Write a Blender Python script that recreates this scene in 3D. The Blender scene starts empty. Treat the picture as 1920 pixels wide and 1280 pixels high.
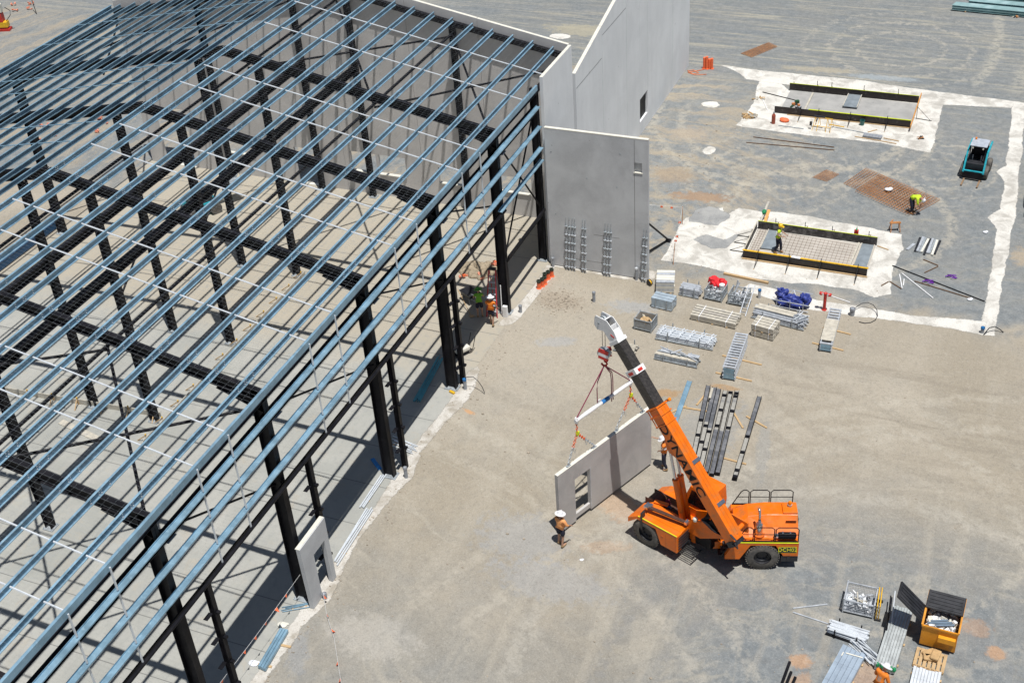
import bpy, bmesh, math, random
from mathutils import Vector, Matrix
random.seed(7)
SC = bpy.context.scene
COL = SC.collection
R = math.radians

# ------------------------------------------------------------------ camera, sky, sun, exposure
cam = bpy.data.cameras.new('camera'); camo = bpy.data.objects.new('camera', cam); COL.objects.link(camo)
cam.sensor_width = 36.0; cam.lens = 44.10; cam.clip_end = 2000
XR = Vector((0.92367449, 0.37795066, -0.06307725)); YD = Vector((0.1717322, -0.55548112, -0.81360235)); FW = Vector((-0.34253976, 0.74067134, -0.57799004))
m = Matrix((XR, -YD, -FW)).transposed().to_4x4(); m.translation = Vector((0, 0, 38.0))
camo.matrix_world = m
SC.camera = camo
SUN = Vector((0.19, -0.165, 1.0)).normalized()
w = bpy.data.worlds.new('World'); SC.world = w; w.use_nodes = True
nt = w.node_tree; bg = nt.nodes['Background']
sky = nt.nodes.new('ShaderNodeTexSky'); sky.sky_type = 'NISHITA'; sky.sun_disc = False
sky.sun_elevation = math.asin(SUN.z); sky.sun_rotation = math.atan2(SUN.x, SUN.y)
nt.links.new(sky.outputs[0], bg.inputs[0]); bg.inputs[1].default_value = 0.05
sun = bpy.data.lights.new('sun', 'SUN'); sun.energy = 5.0; sun.angle = R(0.5); sun.color = (1.0, 0.975, 0.935)
suno = bpy.data.objects.new('sun', sun); COL.objects.link(suno)
suno.rotation_euler = SUN.to_track_quat('Z', 'Y').to_euler(); suno.location = (0, 0, 60)
vs = SC.view_settings; vs.view_transform = 'Standard'; vs.look = 'None'; vs.exposure = -0.08; vs.gamma = 1.0; vs.use_curve_mapping = False

# ------------------------------------------------------------------ materials
class NT:
    def __init__(s, name):
        s.m = bpy.data.materials.new(name); s.m.use_nodes = True
        s.t = s.m.node_tree; s.b = s.t.nodes['Principled BSDF']
    def n(s, typ, ins=None, **kw):
        o = s.t.nodes.new(typ)
        for k, v in kw.items(): setattr(o, k, v)
        if ins:
            for k, v in ins.items(): s.set(o.inputs[k], v)
        return o
    def set(s, sock, v):
        if isinstance(v, bpy.types.NodeSocket): s.t.links.new(v, sock)
        else: sock.default_value = v
    def noise(s, vec, scale, detail=4, rough=.55, dist=0):
        return s.n('ShaderNodeTexNoise', {'Vector': vec, 'Scale': scale, 'Detail': detail, 'Roughness': rough, 'Distortion': dist}).outputs[0]
    def math(s, op, a, b=0.0, clamp=False):
        o = s.n('ShaderNodeMath', {0: a, 1: b}, operation=op, use_clamp=clamp); return o.outputs[0]
    def mr(s, v, a, b, c=0.0, d=1.0):
        return s.n('ShaderNodeMapRange', {0: v, 1: a, 2: b, 3: c, 4: d}, interpolation_type='SMOOTHSTEP').outputs[0]
    def mix(s, f, a, b, blend='MIX'):
        o = s.n('ShaderNodeMix', data_type='RGBA', blend_type=blend)
        s.set(o.inputs[0], f); s.set(o.inputs[6], a); s.set(o.inputs[7], b); return o.outputs[2]
    def map(s, vec, loc=(0, 0, 0), rot=(0, 0, 0), sc=(1, 1, 1), typ='POINT'):
        return s.n('ShaderNodeMapping', {'Vector': vec, 'Location': loc, 'Rotation': rot, 'Scale': sc}, vector_type=typ).outputs[0]
    def bump(s, h, st=.3, d=.02):
        o = s.n('ShaderNodeBump', {'Height': h, 'Strength': st, 'Distance': d}); s.set(s.b.inputs['Normal'], o.outputs[0])
    def obj(s): return s.n('ShaderNodeTexCoord').outputs['Object']
    def pos(s): return s.n('ShaderNodeNewGeometry').outputs['Position']

def c4(c): return (c[0], c[1], c[2], 1.0)
MATS = {}
def mat(name, col, rough=.6, metal=0.0, var=.15, scale=4.0, bump=0.0, dirt=None, dscale=1.2, damt=.35, stretch=None):
    if name in MATS: return MATS[name]
    k = NT(name); v = k.obj()
    vv = k.map(v, sc=stretch) if stretch else v
    n1 = k.noise(vv, scale, 5, .6)
    lo = tuple(max(0, c * (1 - var)) for c in col); hi = tuple(min(1, c * (1 + var)) for c in col)
    c = k.mix(k.mr(n1, .3, .7), c4(lo), c4(hi))
    if dirt:
        n2 = k.noise(vv, dscale, 6, .65)
        c = k.mix(k.mr(n2, .62 - damt * .4, .75, 0, .9), c, c4(dirt))
    k.set(k.b.inputs['Base Color'], c)
    k.set(k.b.inputs['Roughness'], k.mr(n1, .2, .8, max(.05, rough - .1), min(1, rough + .1)))
    k.b.inputs['Metallic'].default_value = metal
    if bump: k.bump(k.noise(v, scale * 6, 4, .6), bump, .01)
    MATS[name] = k.m; return k.m

def soft(name, col, dk):
    k = NT(name); p = k.pos(); pr = k.map(p, rot=(.6, .5, .9))
    n1 = k.noise(pr, .9, 7, .65, .5); n2 = k.noise(pr, 4.5, 8, .75); n3 = k.noise(pr, 17, 5, .7)
    c = k.mix(k.mr(n1, .40, .66), c4(col), c4(dk)); c = k.mix(k.mr(n3, .38, .5, .35, 0), c, c4(tuple(x * .6 for x in dk)))
    c = k.mix(k.mr(n2, .55, .75, 0, .5), c, c4(tuple(min(1, x * 1.12) for x in col)))
    k.set(k.b.inputs['Base Color'], c); k.b.inputs['Roughness'].default_value = .95
    e = k.n('ShaderNodeAttribute', attribute_name='edge').outputs['Fac']
    a = k.math('ADD', e, k.math('MULTIPLY', k.math('SUBTRACT', k.math('ADD', k.math('MULTIPLY', n2, .6), k.math('MULTIPLY', n1, .4)), .5), 2.6))
    k.set(k.b.inputs['Alpha'], k.mr(a, .28, .62)); k.bump(n3, .5, .03); return k.m
galv = mat('sky_tinted_galvanised', (.225, .37, .48), .40, .25, .2, 1.5, dirt=(.36, .52, .63), dscale=5, damt=.25)  # blue of the reflected sky is mixed into this base colour
galv_w = mat('galvanised_rod', (.72, .76, .80), .35, .2, .06, 3)
galv_d = mat('weathered_galvanised', (.40, .44, .47), .5, .3, .25, 9, dirt=(.24, .25, .26), dscale=6)
alu = mat('aluminium', (.55, .58, .62), .4, .3, .15, 6)
black = mat('black_steel', (.006, .006, .009), .55, 0, .3, 2, dirt=(.018, .017, .02), dscale=1.5)
black.node_tree.nodes['Principled BSDF'].inputs['Specular IOR Level'].default_value = .22
blackp = mat('black_plastic', (.022, .023, .028), .5, 0, .25, 3, dirt=(.05, .05, .055))
rub = mat('tyre_rubber', (.085, .08, .075), .85, 0, .3, 10, bump=.4, dirt=(.20, .18, .155), dscale=3, damt=.6)
orange = mat('orange_paint', (.80, .165, .004), .36, 0, .10, 2.5, dirt=(.50, .17, .045), dscale=2.2, damt=.4)
oranged = mat('orange_paint_worn', (.60, .13, .012), .5, 0, .2, 4)
brown = mat('brown_liner', (.075, .030, .018), .7, 0, .3, 6)
yel = mat('yellow_paint', (.78, .46, .02), .45, 0, .15, 4, dirt=(.5, .3, .05))
yelg = mat('yellow_stripe', (.62, .70, .02), .5, 0, .1, 4)
white = mat('white_paint', (.80, .80, .80), .4, 0, .06, 4, dirt=(.55, .54, .52), dscale=4, damt=.15)
red = mat('red_paint', (.55, .035, .025), .45, 0, .2, 5)
redb = mat('red_fabric', (.70, .02, .03), .7, 0, .15, 9)
chrome = mat('polished_steel', (.62, .63, .65), .18, .9, .05, 4)
wood = mat('pale_timber', (.52, .36, .19), .75, 0, .2, 3, dirt=(.36, .24, .12), dscale=3, stretch=(1, 1, 6))
woodg = mat('weathered_timber', (.42, .39, .34), .8, 0, .2, 4, dirt=(.30, .28, .25), dscale=4, stretch=(2, 6, 6))
woodp = mat('light_plank', (.50, .465, .39), .8, 0, .15, 5, dirt=(.38, .37, .35), dscale=3)
ply = mat('film_faced_plywood', (.016, .011, .010), .45, 0, .3, 5, dirt=(.10, .09, .085), dscale=3, damt=.15)
plyw = mat('worn_film_plywood', (.03, .028, .028), .6, 0, .3, 5, dirt=(.24, .23, .22), dscale=2.2, damt=.5)
conc_dry = soft('pale_mortar', (.60, .575, .53), (.36, .325, .27))
lime = soft('white_lime', (.70, .68, .63), (.44, .42, .38))
rust = mat('rusty_steel', (.46, .20, .065), .8, 0, .3, 7, dirt=(.16, .08, .04))
blue = mat('blue_paint', (.02, .16, .42), .5, 0, .15, 5)
bluet = mat('blue_tarpaulin', (.03, .05, .26), .55, 0, .3, 7, bump=.3)
teal = mat('teal_paint', (.02, .34, .42), .4, 0, .15, 5)
strapw = mat('white_strap', (.75, .76, .78), .5)
purp = mat('purple_strap', (.18, .03, .38), .7)
glassd = mat('dark_glass', (.006, .008, .011), .3)
greyp = mat('grey_pvc', (.30, .32, .35), .5, 0, .12, 6)
paper = mat('white_rag', (.72, .74, .78), .85, 0, .12, 6)
orm = mat('orange_mesh_plastic', (.85, .17, .06), .6, 0, .15, 8)
netp = mat('faded_netting', (.72, .27, .17), .8)
card = mat('brown_cardboard', (.50, .33, .16), .85, 0, .15, 6)
skin = mat('skin', (.42, .24, .16), .6, 0, .1, 9)
navy = mat('navy_cloth', (.012, .014, .032), .85, 0, .3, 12)
hiv_o = mat('orange_shirt', (.78, .21, .02), .8, 0, .12, 10)
hiv_p = mat('faded_orange_shirt', (.82, .36, .13), .8, 0, .12, 10)
hiv_y = mat('yellow_vest', (.55, .74, .03), .8, 0, .12, 10)
hiv_g = mat('green_vest', (.16, .42, .03), .8, 0, .12, 10)
boot = mat('tan_boots', (.30, .20, .10), .8)
hatw = mat('white_hat', (.78, .78, .80), .5, 0, .04)
haty = mat('yellow_helmet', (.85, .52, .01), .35, 0, .04)
scrap = mat('metal_scrap', (.50, .52, .55), .5, .3, .4, 14)
greeng = mat('green_wrap', (.01, .25, .09), .6)
cream = mat('cream_edge', (.70, .68, .60), .9, 0, .08, 4)
stone = mat('loose_stone', (.34, .29, .23), .95, 0, .35, 3)
pinkr = mat('maroon_sling', (.22, .03, .07), .8)

def concrete(name, col, dark, sc=.35):
    k = NT(name); v = k.obj()
    n1 = k.noise(v, sc, 7, .62, .4); n2 = k.noise(k.map(v, sc=(1, 1, .12)), 1.6, 5, .6); n3 = k.noise(v, 18, 4, .6)
    c = k.mix(k.mr(n1, .32, .68), c4(dark), c4(col))
    c = k.mix(k.mr(n2, .35, .75, 0, .35), c, c4(tuple(x * .82 for x in col)))
    c = k.mix(k.mr(n3, .3, .8, 0, .25), c, c4(tuple(x * 1.12 for x in col)))
    vo = k.n('ShaderNodeTexVoronoi', {'Vector': v, 'Scale': .9}).outputs[0]
    c = k.mix(k.mr(vo, .035, .055, .55, 0), c, c4(tuple(x * .45 for x in col)))
    k.set(k.b.inputs['Base Color'], c); k.b.inputs['Roughness'].default_value = .88
    k.bump(n3, .15, .01); return k.m
pre_l = concrete('precast_concrete_light', (.80, .82, .835), (.70, .72, .735))
pre_d = concrete('precast_concrete_grey', (.60, .615, .63), (.45, .46, .475), .55)
pre_in = concrete('precast_inner_face', (.64, .62, .60), (.53, .515, .50), .5)

def ground_mat():
    k = NT('gravel_ground'); p = k.pos()
    sx = k.n('ShaderNodeSeparateXYZ', {0: p}); X, Y = sx.outputs[0], sx.outputs[1]
    pr = k.map(p, rot=(.6, .5, .9))
    n1 = k.noise(pr, .09, 5, .6, .6); n2 = k.noise(pr, .42, 6, .6, .5); n3 = k.noise(pr, 2.2, 8, .7, .3); n4 = k.noise(pr, 15, 8, .8); n5 = k.noise(pr, 5.0, 7, .72, .8)
    sX = k.noise(k.map(p, sc=(.10, 1.5, 1)), 1.0, 8, .68, .5)      # drag marks along X
    sD = k.noise(k.map(p, rot=(0, 0, R(20)), sc=(.9, .10, 1)), 1.0, 6, .6, .5)
    # grey crushed rock against beige dirt
    Yn = k.math('ADD', Y, k.math('MULTIPLY', k.math('SUBTRACT', n2, .5), 5.0))
    far = k.mr(Yn, 56.2, 58.6)
    Xn = k.math('ADD', X, k.math('MULTIPLY', k.math('SUBTRACT', n1, .5), 14.0))
    near = k.math('MULTIPLY', k.mr(Xn, -19, -4), k.mr(Y, 46, 35))
    bot = k.math('MULTIPLY', k.mr(Y, 37, 27), .45)
    g = k.math('MAXIMUM', k.math('MULTIPLY', far, .92), k.math('MAXIMUM', near, bot))
    g = k.math('ADD', g, k.math('MULTIPLY', k.math('SUBTRACT', n2, .5), .8), True)
    beige = k.mix(k.mr(n1, .35, .65), c4((.325, .284, .22)), c4((.40, .356, .287)))
    grey = k.mix(k.mr(n3, .3, .7), c4((.155, .175, .187)), c4((.24, .255, .26)))
    c = k.mix(g, beige, grey)
    # swept tan streaks in the far yard, tracks in the dirt
    fX = k.noise(k.map(p, rot=(0, 0, R(3)), sc=(.13, 2.4, 1)), 1.0, 8, .75, 1.1)
    st = k.math('MULTIPLY', k.math('MULTIPLY', k.mr(sX, .42, .68), k.mr(fX, .36, .62)), k.mr(Y, 76, 87, 0, .95))
    c = k.mix(st, c, c4((.40, .37, .29)))
    st2 = k.math('MULTIPLY', k.mr(fX, .56, .40), k.mr(Y, 78, 88, .0, .45))
    c = k.mix(st2, c, c4((.15, .17, .18)))
    def swirl(cx, cy, kr, ka, mask, lo, hi, col, c):
        q = k.map(p, loc=(-cx, -cy, 0)); ss = k.n('ShaderNodeSeparateXYZ', {0: q})
        ln = k.n('ShaderNodeVectorMath', {0: q}, operation='LENGTH').outputs['Value']; an = k.math('ARCTAN2', ss.outputs[1], ss.outputs[0])
        ln = k.math('ADD', ln, k.math('MULTIPLY', n2, 2.5))
        cv = k.n('ShaderNodeCombineXYZ', {0: k.math('MULTIPLY', ln, kr), 1: k.math('MULTIPLY', an, ka), 2: 3.3}).outputs[0]
        f = k.math('MULTIPLY', k.mr(k.noise(cv, 1.0, 7, .68, .25), lo, hi), mask)
        return k.mix(f, c, c4(col))
    mp = k.math('MULTIPLY', k.mr(Y, 57, 60), k.mr(Y, 85, 82))
    c = swirl(-4.5, 73.5, 1.7, 2.2, k.math('MULTIPLY', mp, .55), .50, .70, (.36, .335, .275), c)
    c = swirl(-20, 60, 1.3, 3.0, k.math('MULTIPLY', k.math('MULTIPLY', mp, k.mr(X, -8, -16)), .85), .43, .64, (.37, .315, .235), c)
    c = swirl(-1, 18, 1.5, 3.0, k.math('MULTIPLY', k.mr(Y, 46, 38), k.mr(X, -18, -6, 0, .55)), .48, .68, (.40, .37, .305), c)
    c = swirl(-1, 18, 1.8, 2.5, k.math('MULTIPLY', k.mr(Y, 46, 38), k.mr(X, -16, -4, 0, .5)), .46, .32, (.19, .195, .195), c)
    c = swirl(4, 20, 1.5, 2.6, k.math('MULTIPLY', k.mr(Y, 56, 51), k.math('MULTIPLY', k.mr(Y, 36, 42), k.mr(X, -16, -8, 0, .5))), .50, .70, (.43, .385, .31), c)
    c = swirl(-34, 8, 1.2, 2.6, k.math('MULTIPLY', k.mr(Y, 52, 46), k.mr(X, -8, -14, 0, .5)), .50, .70, (.43, .395, .325), c)
    st3 = k.math('MULTIPLY', k.mr(sD, .50, .68), k.mr(Y, 60, 52, 0, .4))
    c = k.mix(st3, c, c4((.43, .39, .32)))
    st4 = k.math('MULTIPLY', k.math('MULTIPLY', k.mr(sX, .50, .36), k.mr(X, -14, -4)), k.mr(k.math('ABSOLUTE', k.math('SUBTRACT', Y, 49.5)), 2.0, 6.0, .5, 0))
    c = k.mix(st4, c, c4((.27, .235, .185)))
    # turning circles
    for (cx, cy, r0, r1, fr) in ((-4.2, 73.5, 1.2, 5.5, 2.6), (-14, 70.5, 1.5, 7.5, 1.9), (-9, 92, 2, 9, 1.5), (-3, 41, 5, 11, 1.3)):
        q = k.map(p, loc=(-cx, -cy, 0)); ln = k.n('ShaderNodeVectorMath', {0: q}, operation='LENGTH').outputs['Value']
        lnn = k.math('ADD', ln, k.math('MULTIPLY', n2, 2.2))
        wv = k.math('SINE', k.math('MULTIPLY', lnn, fr * 2.2))
        mk = k.math('MULTIPLY', k.mr(ln, r1, r1 * .6), k.mr(ln, r0 * .5, r0))
        f = k.math('MULTIPLY', k.math('MULTIPLY', k.mr(wv, .35, 1), mk), k.mr(n3, .4, .62, 0, .55))
        c = k.mix(f, c, c4((.45, .415, .345)))
    for (cx, cy, r, w2, amt, col, y0, y1) in ((-30, 10, 30.5, .28, .38, (.49, .45, .375), 24, 47), (-30, 10, 32.6, .28, .38, (.49, .45, .375), 24, 47), (-30, 10, 35.5, .35, .32, (.24, .215, .175), 20, 48), (12, 20, 33, .3, .34, (.49, .45, .375), 28, 56), (12, 20, 30.6, .3, .34, (.49, .45, .375), 28, 56), (2, 62, 19.5, .3, .36, (.235, .205, .16), 42, 55), (2, 62, 17.6, .3, .36, (.235, .205, .16), 42, 55), (6, 75, 28, .3, .36, (.235, .205, .16), 45, 55),
                                   (-60, 95, 60, .4, .45, (.47, .44, .36), 85, 130), (-60, 95, 57.6, .4, .45, (.47, .44, .36), 85, 130), (-14, 78, 7.5, .3, .5, (.46, .42, .34), 60, 80), (-14, 78, 9.3, .3, .5, (.46, .42, .34), 60, 80), (-9, 66, 6.5, .3, .5, (.46, .42, .34), 56, 80), (-2, 30, 7, .3, .36, (.19, .195, .20), 25, 50), (-2, 30, 9.2, .3, .36, (.19, .195, .20), 25, 50), (-2, 30, 12.5, .4, .4, (.46, .43, .37), 25, 50)):
        ln = k.n('ShaderNodeVectorMath', {0: k.map(p, loc=(-cx, -cy, 0))}, operation='LENGTH').outputs['Value']
        dd = k.math('ABSOLUTE', k.math('SUBTRACT', k.math('ADD', ln, k.math('MULTIPLY', k.math('SUBTRACT', n2, .5), 1.4)), r))
        f = k.math('MULTIPLY', k.mr(dd, w2 * 1.5, w2 * .4, 0, amt), k.math('MULTIPLY', k.mr(n3, .36, .58), k.math('MULTIPLY', k.mr(Y, y0, y0 + 3), k.mr(Y, y1, y1 - 3))))
        c = k.mix(f, c, c4(col))
    # patches of orange clay, darker soil, grey dust
    def spot(cx, cy, rx, ry, rz, col, amt, c):
        q = k.map(p, loc=(cx, cy, 0), rot=(0, 0, R(rz)), sc=(rx, ry, 1e3), typ='TEXTURE')
        ln = k.n('ShaderNodeVectorMath', {0: q}, operation='LENGTH').outputs['Value']
        ln = k.math('ADD', ln, k.math('MULTIPLY', k.math('SUBTRACT', n3, .5), 2.4))
        return k.mix(k.mr(ln, 1.1, .55, 0, amt), c, c4(col))
    clay = (.56, .315, .155)
    for s in ((-22.3, 42.6, .45, .16, -20, clay, .9), (-13.3, 38.6, 1.6, .8, -30, clay, .32), (-4.1, 32.6, .5, .4, 30, clay, .6), (-3.9, 31.5, .5, .7, 0, clay, .45),
              (2.7, 35.4, .42, .4, 0, clay, .6), (1.8, 36.4, .6, .5, 0, clay, .35), (-1.7, 32.6, 1.0, .9, 0, clay, .4), (-13.6, 46.9, .9, .35, 20, (.38, .24, .12), .8),
              (-11.0, 48.2, .8, .22, 0, (.38, .24, .12), .8), (-17.2, 66.3, 2.0, .7, 5, (.36, .22, .12), .7), (-19.6, 68.5, 1.6, 1.2, 0, (.33, .25, .17), .6),
              (-20.2, 74.5, 1.6, 1.2, 0, (.40, .33, .25), .6), (-17.5, 53.6, 1.6, .7, 10, (.33, .345, .36), .6), (-14.9, 51.9, 1.4, .5, 0, (.33, .345, .36), .55), (-20.2, 49.4, 1.3, .5, 20, (.36, .37, .38), .55),
              (-16.6, 35.4, 2.4, 1.6, 0, (.33, .34, .35), .5), (-14.5, 33.4, 3, 1.2, 0, (.34, .345, .35), .5), (-10.9, 45.2, 1.6, 2.6, 0, (.29, .295, .29), .6), (-8.2, 44.2, .35, 2.6, 10, (.28, .285, .28), .5),
              (-13.0, 36.0, 1.2, .4, 20, clay, .22), (-20.3, 28.3, 2.2, 1.2, 0, (.47, .445, .40), .5), (-21.5, 53.0, 1.6, .9, 0, (.30, .24, .18), .45),
              (-23.6, 28.0, .9, .35, 60, (.25, .17, .1), .4), (-22.6, 26.6, .5, 1.4, 30, (.27, .28, .29), .6), (-33, 90, 4, 1.3, 0, (.42, .38, .27), .6), (-28.6, 86, 3, .8, 0, (.40, .33, .23), .5),
              (-14, 86.8, 3, .6, 5, (.43, .38, .28), .6), (-9.5, 86.5, 2.8, .5, 3, (.38, .43, .46), .55), (1.6, 64.5, .8, 1.1, 0, (.46, .36, .24), .6)):
        c = spot(*s, c)
    # light and dark grit
    c = k.mix(k.mr(n5, .36, .52, .22, 0), c, c4((.15, .145, .135)))
    c = k.mix(k.mr(n5, .54, .72, 0, .24), c, c4((.52, .49, .43)))
    c = k.mix(k.mr(n4, .34, .48, .45, 0), c, c4((.10, .095, .085)))
    c = k.mix(k.mr(n4, .54, .68, 0, .45), c, c4((.58, .56, .51)))
    k.set(k.b.inputs['Base Color'], c); k.b.inputs['Roughness'].default_value = .96
    h = k.math('ADD', k.math('MULTIPLY', n4, .5), k.math('MULTIPLY', n3, 1.2)); k.bump(h, .7, .06)
    return k.m

def slab_mat():
    k = NT('floor_slab_concrete'); p = k.pos(); sx = k.n('ShaderNodeSeparateXYZ', {0: p}); X, Y = sx.outputs[0], sx.outputs[1]
    n1 = k.noise(p, .35, 6, .6, .5); n2 = k.noise(p, 3, 6, .6); n3 = k.noise(p, 25, 3, .6)
    c = k.mix(k.mr(n1, .3, .7), c4((.335, .338, .31)), c4((.42, .415, .38)))
    tan = k.mr(k.math('ADD', Y, k.math('MULTIPLY', n1, 6)), 46.5, 50.5)
    c = k.mix(k.math('MULTIPLY', tan, .8), c, c4((.43, .375, .285)))
    c = k.mix(k.mr(n2, .50, .72, 0, .55), c, c4((.29, .295, .285)))
    c = k.mix(k.mr(k.noise(p, .8, 7, .7, 1.0), .54, .70, 0, .5), c, c4((.42, .37, .29)))
    c = k.mix(k.mr(n3, .35, .65, .25, 0), c, c4((.26, .265, .25)))
    for ax, per, o in ((Y, 2.535, 28.74), (X, 7.4, -36.2)):
        q = k.math('SUBTRACT', ax, o - per * 40); q = k.math('MODULO', q, per); q = k.math('ABSOLUTE', k.math('SUBTRACT', q, per * .5))
        q = k.math('SUBTRACT', per * .5, q)
        c = k.mix(k.mr(q, .012, .03, .75, 0), c, c4((.13, .13, .125)))
    k.set(k.b.inputs['Base Color'], c); k.b.inputs['Roughness'].default_value = .8
    k.bump(n3, .1, .01); return k.m

# ------------------------------------------------------------------ mesh builder
class MB:
    def __init__(s): s.v = []; s.f = []; s.mi = []
    def add(s, vs, fs, mi=0):
        o = len(s.v); s.v += [Vector(v) for v in vs]; s.f += [tuple(i + o for i in f) for f in fs]; s.mi += [mi] * len(fs); return s
    def box(s, x0, x1, y0, y1, z0, z1, mi=0):
        return s.add([(x0, y0, z0), (x1, y0, z0), (x1, y1, z0), (x0, y1, z0), (x0, y0, z1), (x1, y0, z1), (x1, y1, z1), (x0, y1, z1)],
                     [(0, 3, 2, 1), (4, 5, 6, 7), (0, 1, 5, 4), (1, 2, 6, 5), (2, 3, 7, 6), (3, 0, 4, 7)], mi)
    def cbox(s, c, sz, rot=(0, 0, 0), mi=0):
        M = Matrix.Translation(c) @ Matrix.Rotation(rot[2], 4, 'Z') @ Matrix.Rotation(rot[1], 4, 'Y') @ Matrix.Rotation(rot[0], 4, 'X')
        a, b, d = sz[0] / 2, sz[1] / 2, sz[2] / 2; o = len(s.v); s.box(-a, a, -b, b, -d, d, mi)
        for i in range(o, len(s.v)): s.v[i] = M @ s.v[i]
        return s
    def frame(s, a, b, up=(0, 0, 1)):
        a, b = Vector(a), Vector(b); d = (b - a).normalized(); u = Vector(up)
        if abs(d.dot(u.normalized())) > .98: u = Vector((0, 1, 0))
        sd = d.cross(u).normalized(); u = sd.cross(d).normalized(); return a, b, d, sd, u
    def prof(s, pr, a, b, up=(0, 0, 1), mi=0):
        a, b, d, sd, u = s.frame(a, b, up); n = len(pr)
        vs = [a + sd * p[0] + u * p[1] for p in pr] + [b + sd * p[0] + u * p[1] for p in pr]
        fs = [(i, (i + 1) % n, n + (i + 1) % n, n + i) for i in range(n)] + [tuple(range(n - 1, -1, -1)), tuple(range(n, 2 * n))]
        return s.add(vs, fs, mi)
    def bar(s, a, b, w, h, up=(0, 0, 1), mi=0):
        return s.prof([(-w / 2, -h / 2), (w / 2, -h / 2), (w / 2, h / 2), (-w / 2, h / 2)], a, b, up, mi)
    def tube(s, a, b, r, n=8, r2=None, mi=0):
        a, b, d, sd, u = s.frame(a, b); r2 = r if r2 is None else r2
        ring = [(math.cos(2 * math.pi * i / n), math.sin(2 * math.pi * i / n)) for i in range(n)]
        vs = [a + (sd * x + u * y) * r for x, y in ring] + [b + (sd * x + u * y) * r2 for x, y in ring]
        return s.add(vs, [(i, (i + 1) % n, n + (i + 1) % n, n + i) for i in range(n)] + [tuple(range(n - 1, -1, -1)), tuple(range(n, 2 * n))], mi)
    def path(s, pts, r, n=6, mi=0):
        pts = [Vector(p) for p in pts]; rings = []
        for i, p in enumerate(pts):
            d = (pts[min(i + 1, len(pts) - 1)] - pts[max(i - 1, 0)]).normalized()
            u = Vector((0, 0, 1)) if abs(d.z) < .95 else Vector((0, 1, 0)); sd = d.cross(u).normalized(); u = sd.cross(d)
            rings.append([p + (sd * math.cos(2 * math.pi * k / n) + u * math.sin(2 * math.pi * k / n)) * r for k in range(n)])
        vs = [v for q in rings for v in q]; fs = []
        for i in range(len(pts) - 1):
            fs += [(i * n + k, i * n + (k + 1) % n, (i + 1) * n + (k + 1) % n, (i + 1) * n + k) for k in range(n)]
        fs += [tuple(range(n - 1, -1, -1)), tuple(range(len(vs) - n, len(vs)))]
        return s.add(vs, fs, mi)
    def lathe(s, pr, c=(0, 0, 0), n=20, axis='Z', mi=0, cap=True):
        vs = []
        for r, z in pr:
            for i in range(n):
                t = 2 * math.pi * i / n; x, y = r * math.cos(t), r * math.sin(t)
                vs.append(Vector(c) + (Vector((x, y, z)) if axis == 'Z' else Vector((x, z, y)) if axis == 'Y' else Vector((z, x, y))))
        fs = [(j * n + i, j * n + (i + 1) % n, (j + 1) * n + (i + 1) % n, (j + 1) * n + i) for j in range(len(pr) - 1) for i in range(n)]
        if cap and pr[0][0] > 1e-6: fs.append(tuple(range(n - 1, -1, -1)))
        if cap and pr[-1][0] > 1e-6: fs.append(tuple(range((len(pr) - 1) * n, len(pr) * n)))
        return s.add(vs, fs, mi)
    def sph(s, c, r, n=12, mi=0):
        r = (r, r, r) if isinstance(r, (int, float)) else r
        o = len(s.v); s.lathe([(max(1e-4, math.sin(math.pi * i / 8)), -math.cos(math.pi * i / 8)) for i in range(9)], (0, 0, 0), n, 'Z', mi)
        for i in range(o, len(s.v)): s.v[i] = Vector((s.v[i].x * r[0], s.v[i].y * r[1], s.v[i].z * r[2])) + Vector(c)
        return s
    def poly(s, pts, z0, z1, mi=0):
        n = len(pts); vs = [(p[0], p[1], z0) for p in pts] + [(p[0], p[1], z1) for p in pts]
        return s.add(vs, [tuple(range(n - 1, -1, -1)), tuple(range(n, 2 * n))] + [(i, (i + 1) % n, n + (i + 1) % n, n + i) for i in range(n)], mi)
    def side(s, pts, y0, y1, mi=0):     # polygon in XZ, thick along Y
        n = len(pts); vs = [(p[0], y0, p[1]) for p in pts] + [(p[0], y1, p[1]) for p in pts]
        return s.add(vs, [tuple(range(n)), tuple(range(2 * n - 1, n - 1, -1))] + [(i, n + i, n + (i + 1) % n, (i + 1) % n) for i in range(n)], mi)
    def build(s, name, m, parent=None, world=False, smooth=False, bevel=0):
        me = bpy.data.meshes.new(name)
        vs = s.v
        if world and parent: M = parent.matrix_basis.inverted(); vs = [M @ v for v in vs]
        me.from_pydata([tuple(v) for v in vs], [], s.f)
        for mm in (m if isinstance(m, (list, tuple)) else [m]): me.materials.append(mm)
        for p, i in zip(me.polygons, s.mi): p.material_index = i
        bm = bmesh.new(); bm.from_mesh(me); bmesh.ops.recalc_face_normals(bm, faces=bm.faces)
        if bevel:
            bmesh.ops.bevel(bm, geom=[e for e in bm.edges if len(e.link_faces) == 2 and e.calc_face_angle(0) > .6], offset=bevel, segments=2, profile=.5, affect='EDGES', clamp_overlap=True)
        bm.to_mesh(me); bm.free()
        if smooth:
            for p in me.polygons: p.use_smooth = True
        o = bpy.data.objects.new(name, me); COL.objects.link(o)
        if parent: o.parent = parent
        return o

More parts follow.
